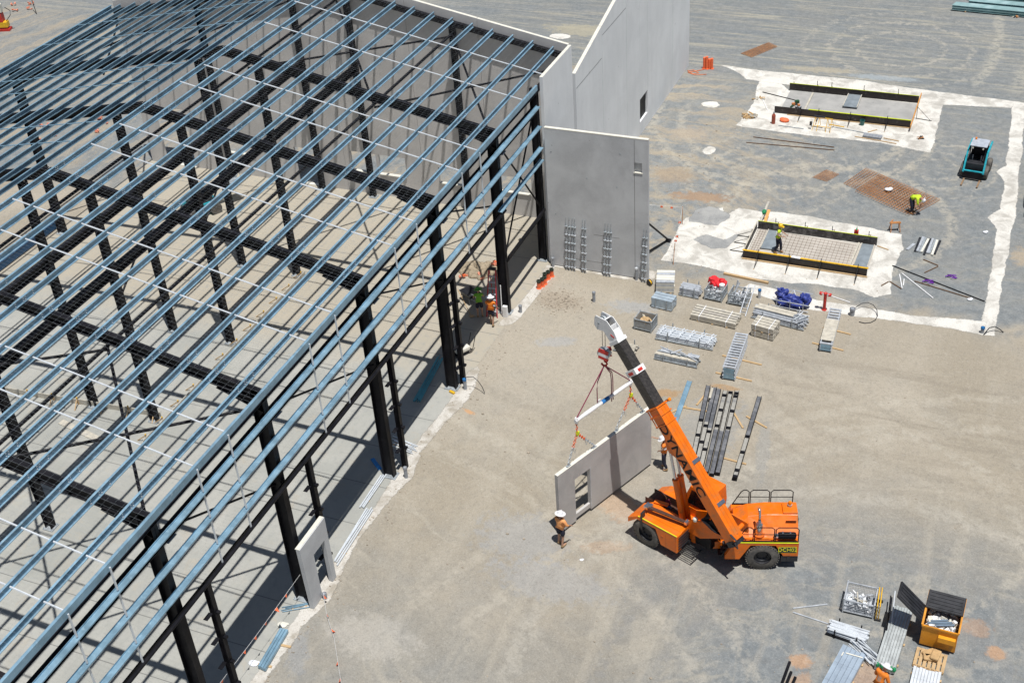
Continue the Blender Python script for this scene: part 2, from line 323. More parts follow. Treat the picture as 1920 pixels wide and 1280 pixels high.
def crumple(blobs, seed, amp=.09):
    from mathutils import noise
    mb = MB()
    for c, r in blobs:
        n, k = 22, 14; vs = []
        for j in range(k + 1):
            for i in range(n):
                a, b = 2 * math.pi * i / n, math.pi * j / k; d = Vector((math.sin(b) * math.cos(a), math.sin(b) * math.sin(a), -math.cos(b)))
                p = Vector((d.x * r[0], d.y * r[1], d.z * r[2])) + Vector(c); f = noise.turbulence(p * 3.2 + Vector((seed, 0, 0)), 3, True)
                vs.append(p + d * (f - .55) * amp * 3)
        mb.add(vs, [(j * n + i, j * n + (i + 1) % n, (j + 1) * n + (i + 1) % n, (j + 1) * n + i) for j in range(k) for i in range(n)])
    return mb
def tag(o, label, cat, group=None):
    o['label'] = label; o['category'] = cat
    if group: o['group'] = group
    return o
def thing(name, label, cat, loc=(0, 0, 0), rz=0.0, group=None):
    o = bpy.data.objects.new(name, None); COL.objects.link(o); o.empty_display_size = .3
    o.location = loc; o.rotation_euler = (0, 0, R(rz))
    o.matrix_basis = Matrix.Translation(loc) @ Matrix.Rotation(R(rz), 4, 'Z')
    return tag(o, label, cat, group)
def kind(o, k): o['kind'] = k; return o
def kids(o): return [c for c in COL.objects if c.parent == o]
def dup(root, loc, rz, label, group=None):
    ch = [(c, [g for g in kids(c)]) for c in kids(root)]
    r = root.copy(); COL.objects.link(r); r.location = loc; r.rotation_euler = (0, 0, R(rz)); r['label'] = label
    if group: r['group'] = group
    for c, gs in ch:
        d = c.copy(); COL.objects.link(d); d.parent = r
        for g in gs: e = g.copy(); COL.objects.link(e); e.parent = d
    return r
def ragged(pts, amp=.12, step=.35, seed=1):
    rn = random.Random(seed); out = []
    for i in range(len(pts)):
        a = Vector(pts[i]); b = Vector(pts[(i + 1) % len(pts)]); n = max(1, int((b - a).length / step)); off = 0
        for k in range(n):
            off = off * .55 + rn.uniform(-amp, amp) * .8
            d = (b - a).normalized(); p = a + (b - a) * (k / n) + Vector((-d.y, d.x)) * off; out.append((p.x, p.y))
    return out
def sheet(name, pts, m, z, amp=.12, step=.35, seed=1, ring=.17):
    P = ragged([(p[0], p[1]) for p in pts], amp * .6, step, seed); n = len(P)
    ar = sum(P[i][0] * P[(i + 1) % n][1] - P[(i + 1) % n][0] * P[i][1] for i in range(n)); sg = 1 if ar > 0 else -1
    Q = []
    for i in range(n):
        d = Vector(P[(i + 1) % n]) - Vector(P[i - 1]); d.normalize(); Q.append((P[i][0] + sg * d.y * ring, P[i][1] - sg * d.x * ring))
    o = MB().add([(x, y, z) for x, y in P] + [(x, y, z) for x, y in Q], [tuple(range(n))] + [(i, (i + 1) % n, n + (i + 1) % n, n + i) for i in range(n)]).build(name, m)
    at = o.data.attributes.new('edge', 'FLOAT', 'POINT')
    for i in range(2 * n): at.data[i].value = 1.0 if i < n else 0.0
    return kind(o, 'structure')
IB = lambda w, h, tf=.016, tw=.012: [(-w / 2, -h / 2), (w / 2, -h / 2), (w / 2, -h / 2 + tf), (tw / 2, -h / 2 + tf), (tw / 2, h / 2 - tf), (w / 2, h / 2 - tf), (w / 2, h / 2), (-w / 2, h / 2), (-w / 2, h / 2 - tf), (-tw / 2, h / 2 - tf), (-tw / 2, -h / 2 + tf), (-w / 2, -h / 2 + tf)]
def text_mesh(txt, size, name, m, M, parent, ext=.004, off=.03, sp=1.05):
    cu = bpy.data.curves.new(name, 'FONT'); cu.body = txt; cu.size = size; cu.extrude = ext; cu.align_x = 'CENTER'; cu.align_y = 'CENTER'; cu.offset = size * off; cu.space_character = sp
    tmp = bpy.data.objects.new('tmp', cu); COL.objects.link(tmp)
    me = bpy.data.meshes.new_from_object(tmp.evaluated_get(bpy.context.evaluated_depsgraph_get()))
    bpy.data.objects.remove(tmp); bpy.data.curves.remove(cu)
    me.transform(M); me.materials.clear(); me.materials.append(m); me.name = name
    o = bpy.data.objects.new(name, me); COL.objects.link(o); o.parent = parent; return o

# ------------------------------------------------------------------ setting
S = 450
kind(MB().add([(-S, -S, 0), (S, -S, 0), (S, S, 0), (-S, S, 0)], [(0, 1, 2, 3)]).build('ground', ground_mat()), 'structure')
kind(MB().add([(-54.3, 5, .008), (-23.42, 5, .008), (-23.42, 56.9, .008), (-23.42, 61.2, .008), (-54.3, 61.2, .008)], [(0, 1, 2, 3, 4)]).build('floor_slab', slab_mat()), 'structure')
sheet('mortar_edge', [(-23.5, 10), (-23.3, 10), (-23.25, 24), (-23.2, 28), (-22.9, 29.5), (-23.2, 31.2), (-23.4, 33), (-23.25, 36), (-22.95, 37.4), (-23.35, 39.0), (-23.2, 41.4), (-22.85, 43.4), (-22.95, 44.7), (-23.35, 46.0), (-23.5, 45.5), (-23.45, 42), (-23.6, 40), (-23.5, 36), (-23.55, 32), (-23.5, 26)], conc_dry, .012, .07, .22, 3, .22)
sheet('mortar_path', [(-23.75, 49.9), (-23.2, 50.2), (-22.95, 51.3), (-22.9, 53.2), (-22.75, 55), (-23.0, 56.2), (-23.35, 56.2), (-23.3, 54), (-23.45, 52)], conc_dry, .012, .06, .25, 4, .15)
sheet('mortar_edge_spill', [(-23.1, 56.3), (-20, 56.2), (-17.6, 56.2), (-17.3, 56.6), (-17.3, 57.3), (-19.5, 57.0), (-23.1, 57.0)], conc_dry, .006, .08, .3, 5)
for i, P in enumerate(([(-20.9, 85.9), (-18.8, 85.6), (-11.3, 85.6), (-7, 85.1), (.25, 84.6), (.25, 83.8), (-.5, 83.75), (-5, 83.1), (-8, 83.2), (-11.5, 83.9), (-14.7, 83.7), (-17.6, 83.9), (-18.6, 84.0), (-19.6, 85.2)],
                       [(-.45, 84.2), (.2, 84.2), (.5, 76), (.68, 69.3), (.62, 62), (.7, 56.5), (.12, 56.35), (.12, 58), (.15, 63), (-.02, 67.2), (-.6, 68.4), (.0, 69.6), (.0, 73), (-.6, 74.2), (-.12, 75.2)],
                       [(-5.3, 57.0), (-3, 57.0), (.2, 57.5), (.2, 56.4), (-1.2, 56.5), (-3.1, 56.45), (-5.3, 56.3), (-9, 56.1), (-12.3, 57.0), (-12, 57.6), (-9, 57.0)])):
    sheet('trench_backfill', P, lime, .005 + i * .0012, .10, .4, 10 + i)
sheet('blinding_concrete', [(-17.35, 58.7), (-15.5, 58.75), (-12.4, 58.3), (-9.5, 58.5), (-6.7, 58.8), (-5.5, 58.3), (-4.8, 58.8), (-5.1, 61.5), (-4.85, 63.6), (-5.1, 65.1), (-11, 65.7), (-13.2, 65.5), (-14.6, 65.5), (-15.2, 64.2), (-15.6, 65.3), (-17.3, 63.5)], lime, .004, .14, .4, 21)
sheet('blinding_concrete', [(-17.4, 76.5), (-17.1, 80.5), (-17.6, 83.8), (-16.1, 83.7), (-15.3, 82.6), (-6.3, 83.6), (-5, 83.6), (-4.85, 75.85), (-8.4, 76.4), (-13.2, 76.3)], lime, .004, .12, .4, 22)
greyc = concrete('wet_blinding', (.40, .395, .38), (.27, .27, .265), .8); greys = soft('damp_blinding', (.36, .36, .35), (.26, .265, .265))
sheet('wet_patch', [(-17.0, 63.2), (-15.4, 63.3), (-15.0, 64.6), (-16.3, 65.2), (-17.0, 64.6)], greys, .008, .18, .3, 23)
sheet('wet_patch', [(-16.2, 61.3), (-15.0, 60.7), (-14.3, 61.0), (-13.9, 62.6), (-14.6, 61.6), (-15.6, 62.0)], greys, .008, .10, .3, 24)
sheet('pad_floor', [(-12.9, 60.2), (-6.25, 60.2), (-6.25, 63.45), (-12.9, 63.45)], concrete('pad_floor_concrete', (.52, .48, .43), (.42, .385, .34), .7), .009, 0, 9, 1, .01)
sheet('pad_floor', [(-15.2, 79.0), (-6.45, 78.95), (-6.5, 82.75), (-15.2, 82.85)], greyc, .009, 0, 9, 1, .01)
for i, (x, y, rx, ry) in enumerate(((-20.0, 79.2, .55, .4), (-18.3, 72.4, .3, .5), (-34.66, 88.4, .8, .4), (-22.9, 72.0, .3, .8), (-29.5, 86.6, 2.2, .2))):
    sheet('lime_patch', [(x + rx * math.cos(t * .5236), y + ry * math.sin(t * .5236)) for t in range(12)], lime, .006, .1, .3, 40 + i, .2)
rn = random.Random(5); mb = MB()
for i in range(900):
    z = rn.random()
    if z < .35: x, y = rn.gauss(-21.4, .7), rn.gauss(53.0, .6)
    elif z < .6: x, y = rn.gauss(-22.9, .35), rn.uniform(22, 50)
    elif z < .75: x, y = rn.gauss(-18, 1.5), rn.gauss(70, 4)
    else: x, y = rn.uniform(-22, 2), rn.uniform(25, 60)
    r = rn.uniform(.012, .04) * (1.6 if rn.random() < .08 else 1)
    mb.sph((x, y, r * .4), (r * rn.uniform(.8, 1.6), r, r * .7), 5)
kind(tag(mb.build('loose_stones', stone), 'scattered small stones lying on the gravel and beside the slab edge', 'stones'), 'stuff')
mb = MB()
for j in range(60):
    a = rn.uniform(0, 6.28); rr = rn.random() ** .5
    mb.sph((-26.9 + 1.1 * rr * math.cos(a), 54.6 + .8 * rr * math.sin(a), .28 * (1 - rr)), (rn.uniform(.15, .4), rn.uniform(.12, .35), rn.uniform(.1, .22)), 7)
kind(mb.build('soil_heap', mat('soil', (.33, .27, .19), .95, 0, .3, 6, bump=.6)), 'structure')

# ------------------------------------------------------------------ steel portal frame
XE, ZE, SL, XRg = -23.4, 11.05, .19, -38.85
XF = 2 * XRg - XE
roof = lambda x: ZE + SL * (XE - x) if x > XRg else ZE + SL * (x - XF)
YB = 61.0; Y0 = 8.0
RAFT = [8.6, 15.5, 22.4, 29.25, 37.2, 44.12, 51.15]
bld = thing('steel_frame_building', 'unfinished shed of black steel columns and rafters with bare blue galvanised purlins', 'building', (XRg, 35, 0))
bk = lambda mb, n, m=black, **k: mb.build(n, m, bld, world=True, **k)
def column(x, y, top, w=.30, d=.52, name='column', pad=True):
    c = bk(MB().prof(IB(w, d, .03, .02), (x, y, .05), (x, y, top), (1, 0, 0)), name)
    if pad:
        o = MB().box(x - d / 2 - .1, x + d / 2 + .1, y - w / 2 - .1, y + w / 2 + .1, .02, .05)
        for sx in (-1, 1):
            for sy in (-1, 1): o.tube((x + sx * (d / 2 + .05), y + sy * (w / 2 + .05), .05), (x + sx * (d / 2 + .05), y + sy * (w / 2 + .05), .12), .018, 6)
        o = o.build('base_plate', galv_d, c); M = bld.matrix_basis.inverted(); o.data.transform(M)
    return c
for y in RAFT:
    column(-23.87, y, roof(-23.87) - .3)
    column(XF + .47, y, roof(XF + .47) - .3)
    column(-36.95, y, roof(-36.95) - .8, .32, .34); column(-40.65, y, roof(-40.65) - .8, .32, .34)
    for sgn in (1, -1):
        xa = XE - .2 if sgn == 1 else XF + .2
        za = roof(xa) - .25 - .25; zb = roof(XRg) - .25 - .25
        mb = MB().prof(IB(.22, .50, .03, .02), (xa, y, za), (XRg, y, zb), (0, 0, 1))
        # haunch and cleats
        hx = xa - sgn * 2.0
        mb.bar((xa, y, za - .75), (hx, y, roof(hx) - .25 - .62), .2, .03); mb.add([(xa, y - .01, za - .3), (hx, y - .01, roof(hx) - .8), (xa, y - .01, za - .78), (xa, y + .01, za - .3), (hx, y + .01, roof(hx) - .8), (xa, y + .01, za - .78)], [(0, 1, 2), (5, 4, 3), (0, 3, 4, 1), (1, 4, 5, 2), (2, 5, 3, 0)])
        bk(mb, 'rafter')
column(-23.87, 56.75, 10.6, .3, .4)
for x in (-30.3, -36.95, -40.65, -47.5): column(x, 60.75, roof(x) - .5, .26, .34)
# wall mullions beside the doorways
for y, d in ((22.4, 1.35), (29.25, 1.56), (37.2, .72), (44.12, .42), (15.5, 1.3)):
    mb = MB().prof(IB(.2, .24, .02, .014), (-23.45, y + d, .03), (-23.45, y + d, 6.45), (1, 0, 0))
    for z in (1.2, 2.4, 3.7, 5.0): mb.box(-23.33, -23.2, y + d - .07, y + d + .07, z, z + .1); mb.box(-23.62, -23.45, y + d - .45, y + d - .1, z, z + .03)
    bk(mb, 'wall_post')
# purlins
ZU = lambda t, h, f, l, g: [(-t / 2, -h / 2), (f, -h / 2), (f, -h / 2 + l), (f - t, -h / 2 + l), (f - t, -h / 2 + t), (t / 2, -h / 2 + t), (t / 2, h / 2), (-f, h / 2), (-f, h / 2 - l), (-f + t, h / 2 - l), (-f + t, h / 2 - t), (-t / 2, h / 2 - t)]
PX = [-24.28, -25.47, -26.65, -27.85, -29.06, -30.26, -31.41, -32.60, -33.79, -35.01, -36.18, -37.35, -38.38]
for sgn in (1, -1):
    for x in PX:
        xx = x if sgn == 1 else 2 * XRg - x
        z = roof(xx) - .125; up = (SL * sgn, 0, 1)
        pr = ZU(.012, .235, .07, .02, 0)
        if sgn == -1: pr = [(-a, b) for a, b in pr]
        pr = [(a, b) for a, b in pr]
        mb = MB()
        mb.prof(pr, (xx, Y0, z), (xx, YB - .1, z), up)
        for y in RAFT:                                    # lap splices and their bolts
            mb.prof([(a * 1.12, b * 1.035) for a, b in pr], (xx, y - .55, z), (xx, y + .55, z), up)
            for dy in (-.5, -.06, .06, .5): mb.cbox((xx + sgn * .012, y + dy, z + .06), (.03, .035, .035), mi=1); mb.cbox((xx + sgn * .012, y + dy, z - .06), (.03, .035, .035), mi=1)
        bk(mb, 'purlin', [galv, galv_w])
for sgn in (1, -1):       # eave struts: C sections standing on edge
    x = XE - .02 if sgn == 1 else XF + .02
    pr = [(-.01, -.14), (.10, -.14), (.10, -.11), (.09, -.11), (.09, -.13), (0, -.13), (0, .13), (.09, .13), (.09, .11), (.10, .11), (.10, .14), (-.01, .14)]
    pr = [(-a, b) if sgn == 1 else (a, b) for a, b in pr]
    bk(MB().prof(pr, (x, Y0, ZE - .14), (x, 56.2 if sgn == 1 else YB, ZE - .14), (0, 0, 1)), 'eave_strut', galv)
    bk(MB().box(x - sgn * .55, x - sgn * .15, Y0, YB - .3, ZE - .62, ZE - .60).box(x - sgn * .55, x - sgn * .53, Y0, YB - .3, ZE - .8, ZE - .62), 'eave_tie')
# bridging between the purlins
ROWS = [12.0, 18.0, 20.0, 24.75, 26.65, 32.3, 34.3, 39.55, 41.65, 46.5, 48.6, 54.4, 57.6]
for sgn in (1, -1):
    xs = [XE - .03] + PX
    for y in ROWS:
        mb = MB()
        for a, b in zip(xs[:-1], xs[1:]):
            a, b = (a, b) if sgn == 1 else (2 * XRg - a, 2 * XRg - b); d = .07 * sgn
            mb.tube((a - d, y, roof(a - d) - .06), (b + d, y, roof(b + d) - .06), .032 if sgn == 1 else .028, 6)
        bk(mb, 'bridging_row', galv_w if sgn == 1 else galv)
# side wall girts, sag rods and bottom rail
for z, ya, yb in ((9.86, Y0, 56.2), (8.68, Y0, 56.3), (7.42, Y0, 56.33), (6.68, 50.4, 56.35)):
    hz = [(-.10, -.012), (.10, -.012), (.10, -.05), (.112, -.05), (.112, 0), (-.10, 0), (-.10, .055), (-.112, .055), (-.112, -.012)]
    mb = MB().prof(hz, (-23.42, ya, z), (-23.42, yb, z))
    for y in RAFT:
        if ya < y < yb - 1: mb.prof([(a * 1.06, b * 1.1 + .004) for a, b in hz], (-23.42, y - .6, z), (-23.42, y + .6, z)); mb.box(-23.6, -23.5, y - .1, y + .1, z - .14, z - .03)
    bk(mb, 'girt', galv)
bk(MB().prof(IB(.28, .34, .03, .03), (-23.68, Y0, 9.60), (-23.68, 56.3, 9.60)), 'eave_beam')
bk(MB().tube((-23.38, Y0, 6.47), (-23.38, 51.0, 6.47), .075, 10).bar((-23.52, Y0, 6.40), (-23.52, 51.0, 6.40), .05, .24), 'bottom_rail')
bk(MB().bar((-23.5, 51.2, 3.5), (-23.5, 56.5, 3.5), .1, .16).bar((-23.6, 51.2, 3.25), (-23.6, 56.5, 3.25), .1, .1), 'door_head_beam')
for y in ROWS[:-2]:
    mb = MB()
    for a, b in ((10.9, 9.9), (9.82, 8.72), (8.64, 7.46), (7.38, 6.5)): mb.bar((-23.40, y, a), (-23.40, y, b), .05, .05, (1, 0, 0))
    bk(mb, 'sag_rod', galv_w)
for y in RAFT[2:]:     # fin plates under the eave
    bk(MB().box(-23.9, -23.5, y + .28, y + .75, 9.35, 9.37), 'fin_plate', alu)
# lengthwise beams and struts, roof and wall braces
for x in (-37.05, -40.65): bk(MB().prof(IB(.30, .42, .03, .03), (x, Y0, 8.6), (x, YB, 8.6)), 'lintel_beam')
for x in (-30.35, -37.6, -47.3): bk(MB().tube((x, Y0, roof(x) - .95), (x, YB - .2, roof(x) - .95), .075, 8), 'roof_strut')
def brace(a, b, r=.06): bk(MB().tube(a, b, r, 8), 'brace')
for ya, yb in ((22.4, 29.25), (51.2, 60.8)):
    for xa, xb in ((-23.9, -30.35), (-30.35, -37.6), (-47.3, -40.1), (-53.9, -47.3)):
        za, zb = roof(xa) - 1.0, roof(xb) - 1.0
        brace((xa, ya, za), (xb, yb, zb)); brace((xa, yb, za - .12), (xb, ya, zb - .12))
brace((-23.8, 51.3, 10.2), (-23.8, 56.6, 3.6), .05); brace((-23.7, 56.6, 10.2), (-23.7, 51.3, 3.6), .05)
brace((-23.75, 44.3, 9.9), (-23.75, 51.0, 6.7), .045); brace((-23.75, 29.4, 9.9), (-23.75, 37.0, 6.5), .045); brace((-23.75, 37.3, 9.8), (-23.75, 44.0, 6.5), .045); brace((-23.85, 22.5, 9.9), (-23.85, 29.1, 6.4), .045)
for y in (44.12, 37.2): brace((-36.95, y, 7.2), (-36.95, y + 1.6, 8.4), .05)
bk(MB().prof([(-.12, -.15), (.12, -.15), (.12, .15), (-.12, .15)], (-23.6, 60.95, roof(-23.6) - .42), (XRg, 60.95, roof(XRg) - .42)).prof([(-.12, -.15), (.12, -.15), (.12, .15), (-.12, .15)], (XRg - .01, 60.95, roof(XRg) - .42), (XF + .2, 60.95, roof(XF) - .42)), 'wall_angle')
# safety mesh over the near roof slope
mb = MB(); t = .0013
y = Y0 + .1
while y < YB - .2:
    mb.bar((XE - .1, y, roof(XE - .1) + .008), (XRg + .1, y, roof(XRg + .1) + .008), t * 2, t); y += .2
x = XE - .1
while x > XRg:
    mb.bar((x, Y0, roof(x) + .008), (x, YB - .2, roof(x) + .008), t * 2, t); x -= .3
bk(mb, 'safety_mesh', galv_d)
# ------------------------------------------------------------------ precast concrete walls
def panels_y(root, x0, x1, ys, zb, zt, m, name='wall_panel', gap=.022):
    for a, b in zip(ys[:-1], ys[1:]):
        ta, tb = (zt(a), zt(b)) if callable(zt) else (zt, zt)
        mb = MB(); a2, b2 = a + gap, b - gap
        vs = [(x0, a2, zb), (x1, a2, zb), (x1, b2, zb), (x0, b2, zb), (x0, a2, ta), (x1, a2, ta), (x1, b2, tb), (x0, b2, tb)]
        mb.add(vs, [(0, 3, 2, 1), (0, 1, 5, 4), (1, 2, 6, 5), (2, 3, 7, 6), (3, 0, 4, 7)]); mb.add(vs, [(4, 5, 6, 7)], 1)
        mb.build(name, [m, cream], root, world=True)
tw = thing('gable_wall', 'tall pale precast wall with raking top and one dark window opening', 'wall', (-23.4, 73, 0))
zt = lambda y: 9.44 + .218 * (y - 61.5)
panels_y(tw, -23.5, -23.3, [61.5, 66.1, 70.7, 73.4], .0, zt, pre_l); panels_y(tw, -23.5, -23.3, [75.04, 80.9, 85.3], 0, zt, pre_l)
MBw = MB()
vs = [(-23.5, 73.4, 2.56), (-23.3, 73.4, 2.56), (-23.3, 75.04, 2.56), (-23.5, 75.04, 2.56), (-23.5, 73.4, zt(73.4)), (-23.3, 73.4, zt(73.4)), (-23.3, 75.04, zt(75.04)), (-23.5, 75.04, zt(75.04))]
MBw.add(vs, [(0, 3, 2, 1), (4, 5, 6, 7), (0, 1, 5, 4), (1, 2, 6, 5), (2, 3, 7, 6), (3, 0, 4, 7)]).box(-23.5, -23.3, 73.4, 75.04, 0, .92).build('wall_panel', pre_l, tw, world=True)
MB().box(-23.47, -23.44, 73.4, 75.04, .92, 2.56).build('window', black, tw, world=True)  # black sheet put in to stand for the shaded interior behind the opening
MB().box(-23.298, -23.293, 61.6, 66.0, 8.5, 8.53).box(-23.298, -23.293, 66.2, 70.6, 9.85, 9.88).build('score_line', mat('joint_sealant', (.2, .2, .2)), tw, world=True)
sw = thing('corner_wall', 'short pale precast corner wall standing behind the return panel', 'wall', (-23.4, 58.7, 0))
panels_y(sw, -23.48, -23.3, [56.66, 61.1], 0, 11.3, pre_l)
bw = thing('back_wall', 'long precast end wall with low window openings behind the steel frame', 'wall', (XRg, 61.2, 0))
def back_panel(xa, xb, ops=()):
    mb = MB(); y0, y1 = 61.11, 61.29
    xs = sorted({xa, xb, *[o[0] for o in ops], *[o[1] for o in ops]} | ({XRg} if xa < XRg < xb else set()))
    for a, b in zip(xs[:-1], xs[1:]):
        o = [q for q in ops if q[0] <= a and q[1] >= b]; zl = 0.0
        if o:
            mb.box(a, b, y0, y1, 0, o[0][2]); mb.box(a, b, y0 - .06, y1 + .02, o[0][2] + .002, o[0][2] + .05, 1); zl = o[0][3]
        vs = [(a, y0, zl), (b, y0, zl), (b, y1, zl), (a, y1, zl), (a, y0, roof(a) + .22), (b, y0, roof(b) + .22), (b, y1, roof(b) + .22), (a, y1, roof(a) + .22)]
        mb.add(vs, [(0, 3, 2, 1), (0, 1, 5, 4), (1, 2, 6, 5), (2, 3, 7, 6), (3, 0, 4, 7)]); mb.add(vs, [(4, 5, 6, 7)], 1)
    mb.build('wall_panel', [pre_in, cream], bw, world=True)
bx = [-23.5, -28.9, -33.4, -38.9, -43.8, -48.9, -54.2]
OPS = {0: [(-28.2, -26.2, 1.5, 2.6)], 1: [(-32.35, -30.8, 1.46, 2.57)], 2: [(-38.45, -36.62, 1.48, 2.86), (-36.45, -34.58, 1.48, 2.86)], 3: [(-42.6, -40.9, 0, 2.6)], 4: [(-47.8, -45.6, 1.5, 2.8)], 5: [(-53, -50.6, 0, 4.2)]}
for i in range(6): back_panel(bx[i + 1] + .012, bx[i] - .012, OPS[i])
rp = thing('return_wall', 'grey precast return panel with small recessed box near its top corner', 'wall', (-20.3, 56.45, 0))
mb = MB(); y0, y1 = 56.36, 56.54
mb.box(-23.24, -18.215, y0, y1, .05, 8.55).box(-17.8, -17.46, y0, y1, .05, 8.55).box(-18.215, -17.8, y0, y1, .05, 6.62).box(-18.215, -17.8, y0, y1, 7.2, 8.55).box(-18.215, -17.8, y1 - .04, y1, 6.62, 7.2)
mb.box(-23.24, -17.46, y0 - .004, y1 + .004, 8.552, 8.60, 1).box(-18.26, -17.76, y0 - .03, y0 + .1, 6.58, 6.625, 1)
mb.build('wall_panel', [pre_d, cream], rp, world=True)
MB().box(-18.23, -18.205, y0 - .004, y0 - .001, .1, 8.5).box(-20.6, -19.1, y0 - .004, y0 - .001, 2.42, 2.44).box(-22.3, -19.7, y0 - .004, y0 - .001, .66, .675).build('joint', mat('joint_sealant', (.2, .2, .2)), rp, world=True)
mb = MB()
for x, z in ((-22.9, 7.2), (-20.9, 5.9), (-19.2, 5.6), (-22.8, 3.4), (-19.0, 7.6)): mb.cbox((x, y0 - .004, z), (.07, .012, .07))
mb.build('lifting_insert', galv_d, rp, world=True)
dp = thing('doorway_panel', 'small grey precast panel framing a doorway below the steel frame', 'wall', (-23.22, 29.8, 0))
pts = [(28.82, .03), (29.55, .03), (29.55, 2.42), (30.42, 2.42), (30.42, .03), (30.72, .03), (30.72, 3.42), (28.74, 3.42)]
n = len(pts); vs = [(-23.14, a, b) for a, b in pts] + [(-23.32, a, b) for a, b in pts]
MB().add(vs, [tuple(range(n)), tuple(range(2 * n - 1, n - 1, -1))] + [(i, n + i, n + (i + 1) % n, (i + 1) % n) for i in range(n)]).build('door_panel', pre_d, dp, world=True)
MB().box(-23.36, -23.18, 28.74, 30.72, 3.422, 3.44).build('top_edge', cream, dp, world=True)

# ------------------------------------------------------------------ mobile crane
def M4(o, hd): return Matrix.Translation((o[0], o[1], 0)) @ Matrix.Rotation(R(hd), 4, 'Z')
crane = thing('mobile_crane', 'orange articulated pick and carry crane lifting a precast panel', 'crane', (-9.4, 37.2, 0))
FM = M4((-11.06, 37.72), 160); RM = M4((-6.93, 37.92), 198)
def cp(mb, name, m, M, parent=None, **k):
    mb.v = [M @ v for v in mb.v]
    o = mb.build(name, m, crane, world=True, **k)
    if parent: o.parent = parent; 
    return o
fend = [(.92, .85), (.92, 1.12), (.4, 1.47), (-1.62, 1.47), (-1.62, .55), (-.8, .55), (-.52, 1.28), (.45, 1.28)]
mb = MB().side(fend, .86, 1.2).side(fend, -1.2, -.86)
mb.side([(.9, 1.0), (.9, 1.13), (.4, 1.48), (-1.6, 1.48), (-1.6, .7)], .1, .86).side([(.9, 1.0), (.9, 1.13), (.4, 1.48), (-1.6, 1.48), (-1.6, .7)], -.86, -.6)
mb.side([(.9, .7), (.9, 1.05), (-1.6, 1.05), (-1.6, .7)], -.6, .1)
mb.box(-1.9, -1.6, -.5, .3, .6, 1.3)
cp(mb, 'front_body', orange, FM, bevel=.015)
cp(MB().box(-.9, .85, -.58, -.56, 1.05, 1.5).box(-.9, .85, .06, .08, 1.05, 1.5).box(-.9, .88, -.56, .06, 1.055, 1.09).lathe([(.30, -.3), (.34, -.3), (.34, .3), (.30, .3)], (.5, -.25, 1.22), 16, 'Y').box(-1.0, -.88, -.56, .06, 1.05, 1.45), 'rigging_well', brown, FM)
mb = MB()
for i in range(14):
    a, b = rn.uniform(-.2, .75), rn.uniform(-.5, 0); mb.path([(a + rn.uniform(-.12, .12), b + rn.uniform(-.1, .1), 1.2 + rn.uniform(0, .2)) for _ in range(6)], .028, 5, i % 4)
cp(mb, 'stowed_sling', [blue, yel, pinkr, black], FM)
cp(MB().cbox((.05, .02, 1.55), (.62, .2, .04), (0, 0, .25)), 'well_lid', orange, FM)
for i in range(5): cp(MB().box(-1.645, -1.622, -.1, 1.1, .68 + i * .15, .74 + i * .15), 'louvre', blackp, FM)
cp(MB().box(-1.6, .38, 1.17, 1.21, 1.472, 1.485), 'warning_stripe', yelg, FM)
cp(MB().box(-1.06, -1.05, 1.2, 1.206, .58, 1.3).box(-1.55, -1.54, 1.2, 1.206, .6, 1.38).cbox((-.86, 1.2, 1.05), (.1, .02, .1)), 'side_hatch', oranged, FM)
mb = MB()
for i in range(7): mb.box(-2.25, -1.6, .35 + i * .1, .39 + i * .1, .42, .46)
mb.box(-2.25, -2.2, .3, 1.0, .42, .46); cp(mb, 'access_step', mat('step_grate', (.035, .035, .035), .7), FM)
mb = MB().tube((.2, .78, 1.78), (-1.6, .5, 1.74), .055, 10).tube((.18, .68, 1.76), (-1.6, .42, 1.72), .045, 10)
j = cp(mb, 'stowed_jib', brown, FM)
cp(MB().cbox((.24, .72, 1.78), (.2, .3, .14)).cbox((.08, .70, 1.82), (.1, .22, .16)), 'jib_pin', chrome, FM); cp(MB().cbox((-1.58, .46, 1.74), (.12, .24, .14)), 'jib_pin', chrome, FM)
cp(MB().box(.16, .24, 1.0, 1.22, .85, 1.74), 'jib_bracket', blackp, FM)
def wheel(M, b, name='wheel'):
    t = cp(MB().lathe([(.36, -.20), (.60, -.21), (.655, -.16), (.675, -.08), (.675, .08), (.655, .16), (.60, .21), (.36, .20)], (0, b, .675), 36, 'Y', cap=False), 'wheel', rub, M, smooth=True)
    sg = 1 if b > 0 else -1
    o = MB().lathe([(.02, .02 * sg), (.20, .03 * sg), (.26, .10 * sg), (.36, .10 * sg), (.37, .17 * sg)], (0, b, .675), 24, 'Y', cap=False)
    for k in range(10): a = k * .628; o.cbox((.21 * math.cos(a), b + sg * .06, .675 + .21 * math.sin(a)), (.04, .05, .04))
    o.v = [crane.matrix_basis.inverted() @ (M @ v) for v in o.v]; o.build('rim', blackp, t)
    l = MB()
    for k in range(34):
        a = k * 2 * math.pi / 34
        for s2 in (-1, 1): l.cbox((.665 * math.cos(a + s2 * .04), b + s2 * .12, .675 + .665 * math.sin(a + s2 * .04)), (.05, .17, .045), (0, -a, 0))
    l.v = [crane.matrix_basis.inverted() @ (M @ v) for v in l.v]; l.build('tread', rub, t)
for M in (FM, RM):
    for b in (-.98, .98): wheel(M, b)
cp(MB().tube((0, -1, .675), (0, 1, .675), .12, 10).box(-1.7, .6, -.4, .4, .5, .75), 'front_axle', blackp, FM)
cp(MB().tube((0, -1, .675), (0, 1, .675), .12, 10).box(-1.2, 2.4, -.45, .45, .5, .8), 'rear_axle', blackp, RM)
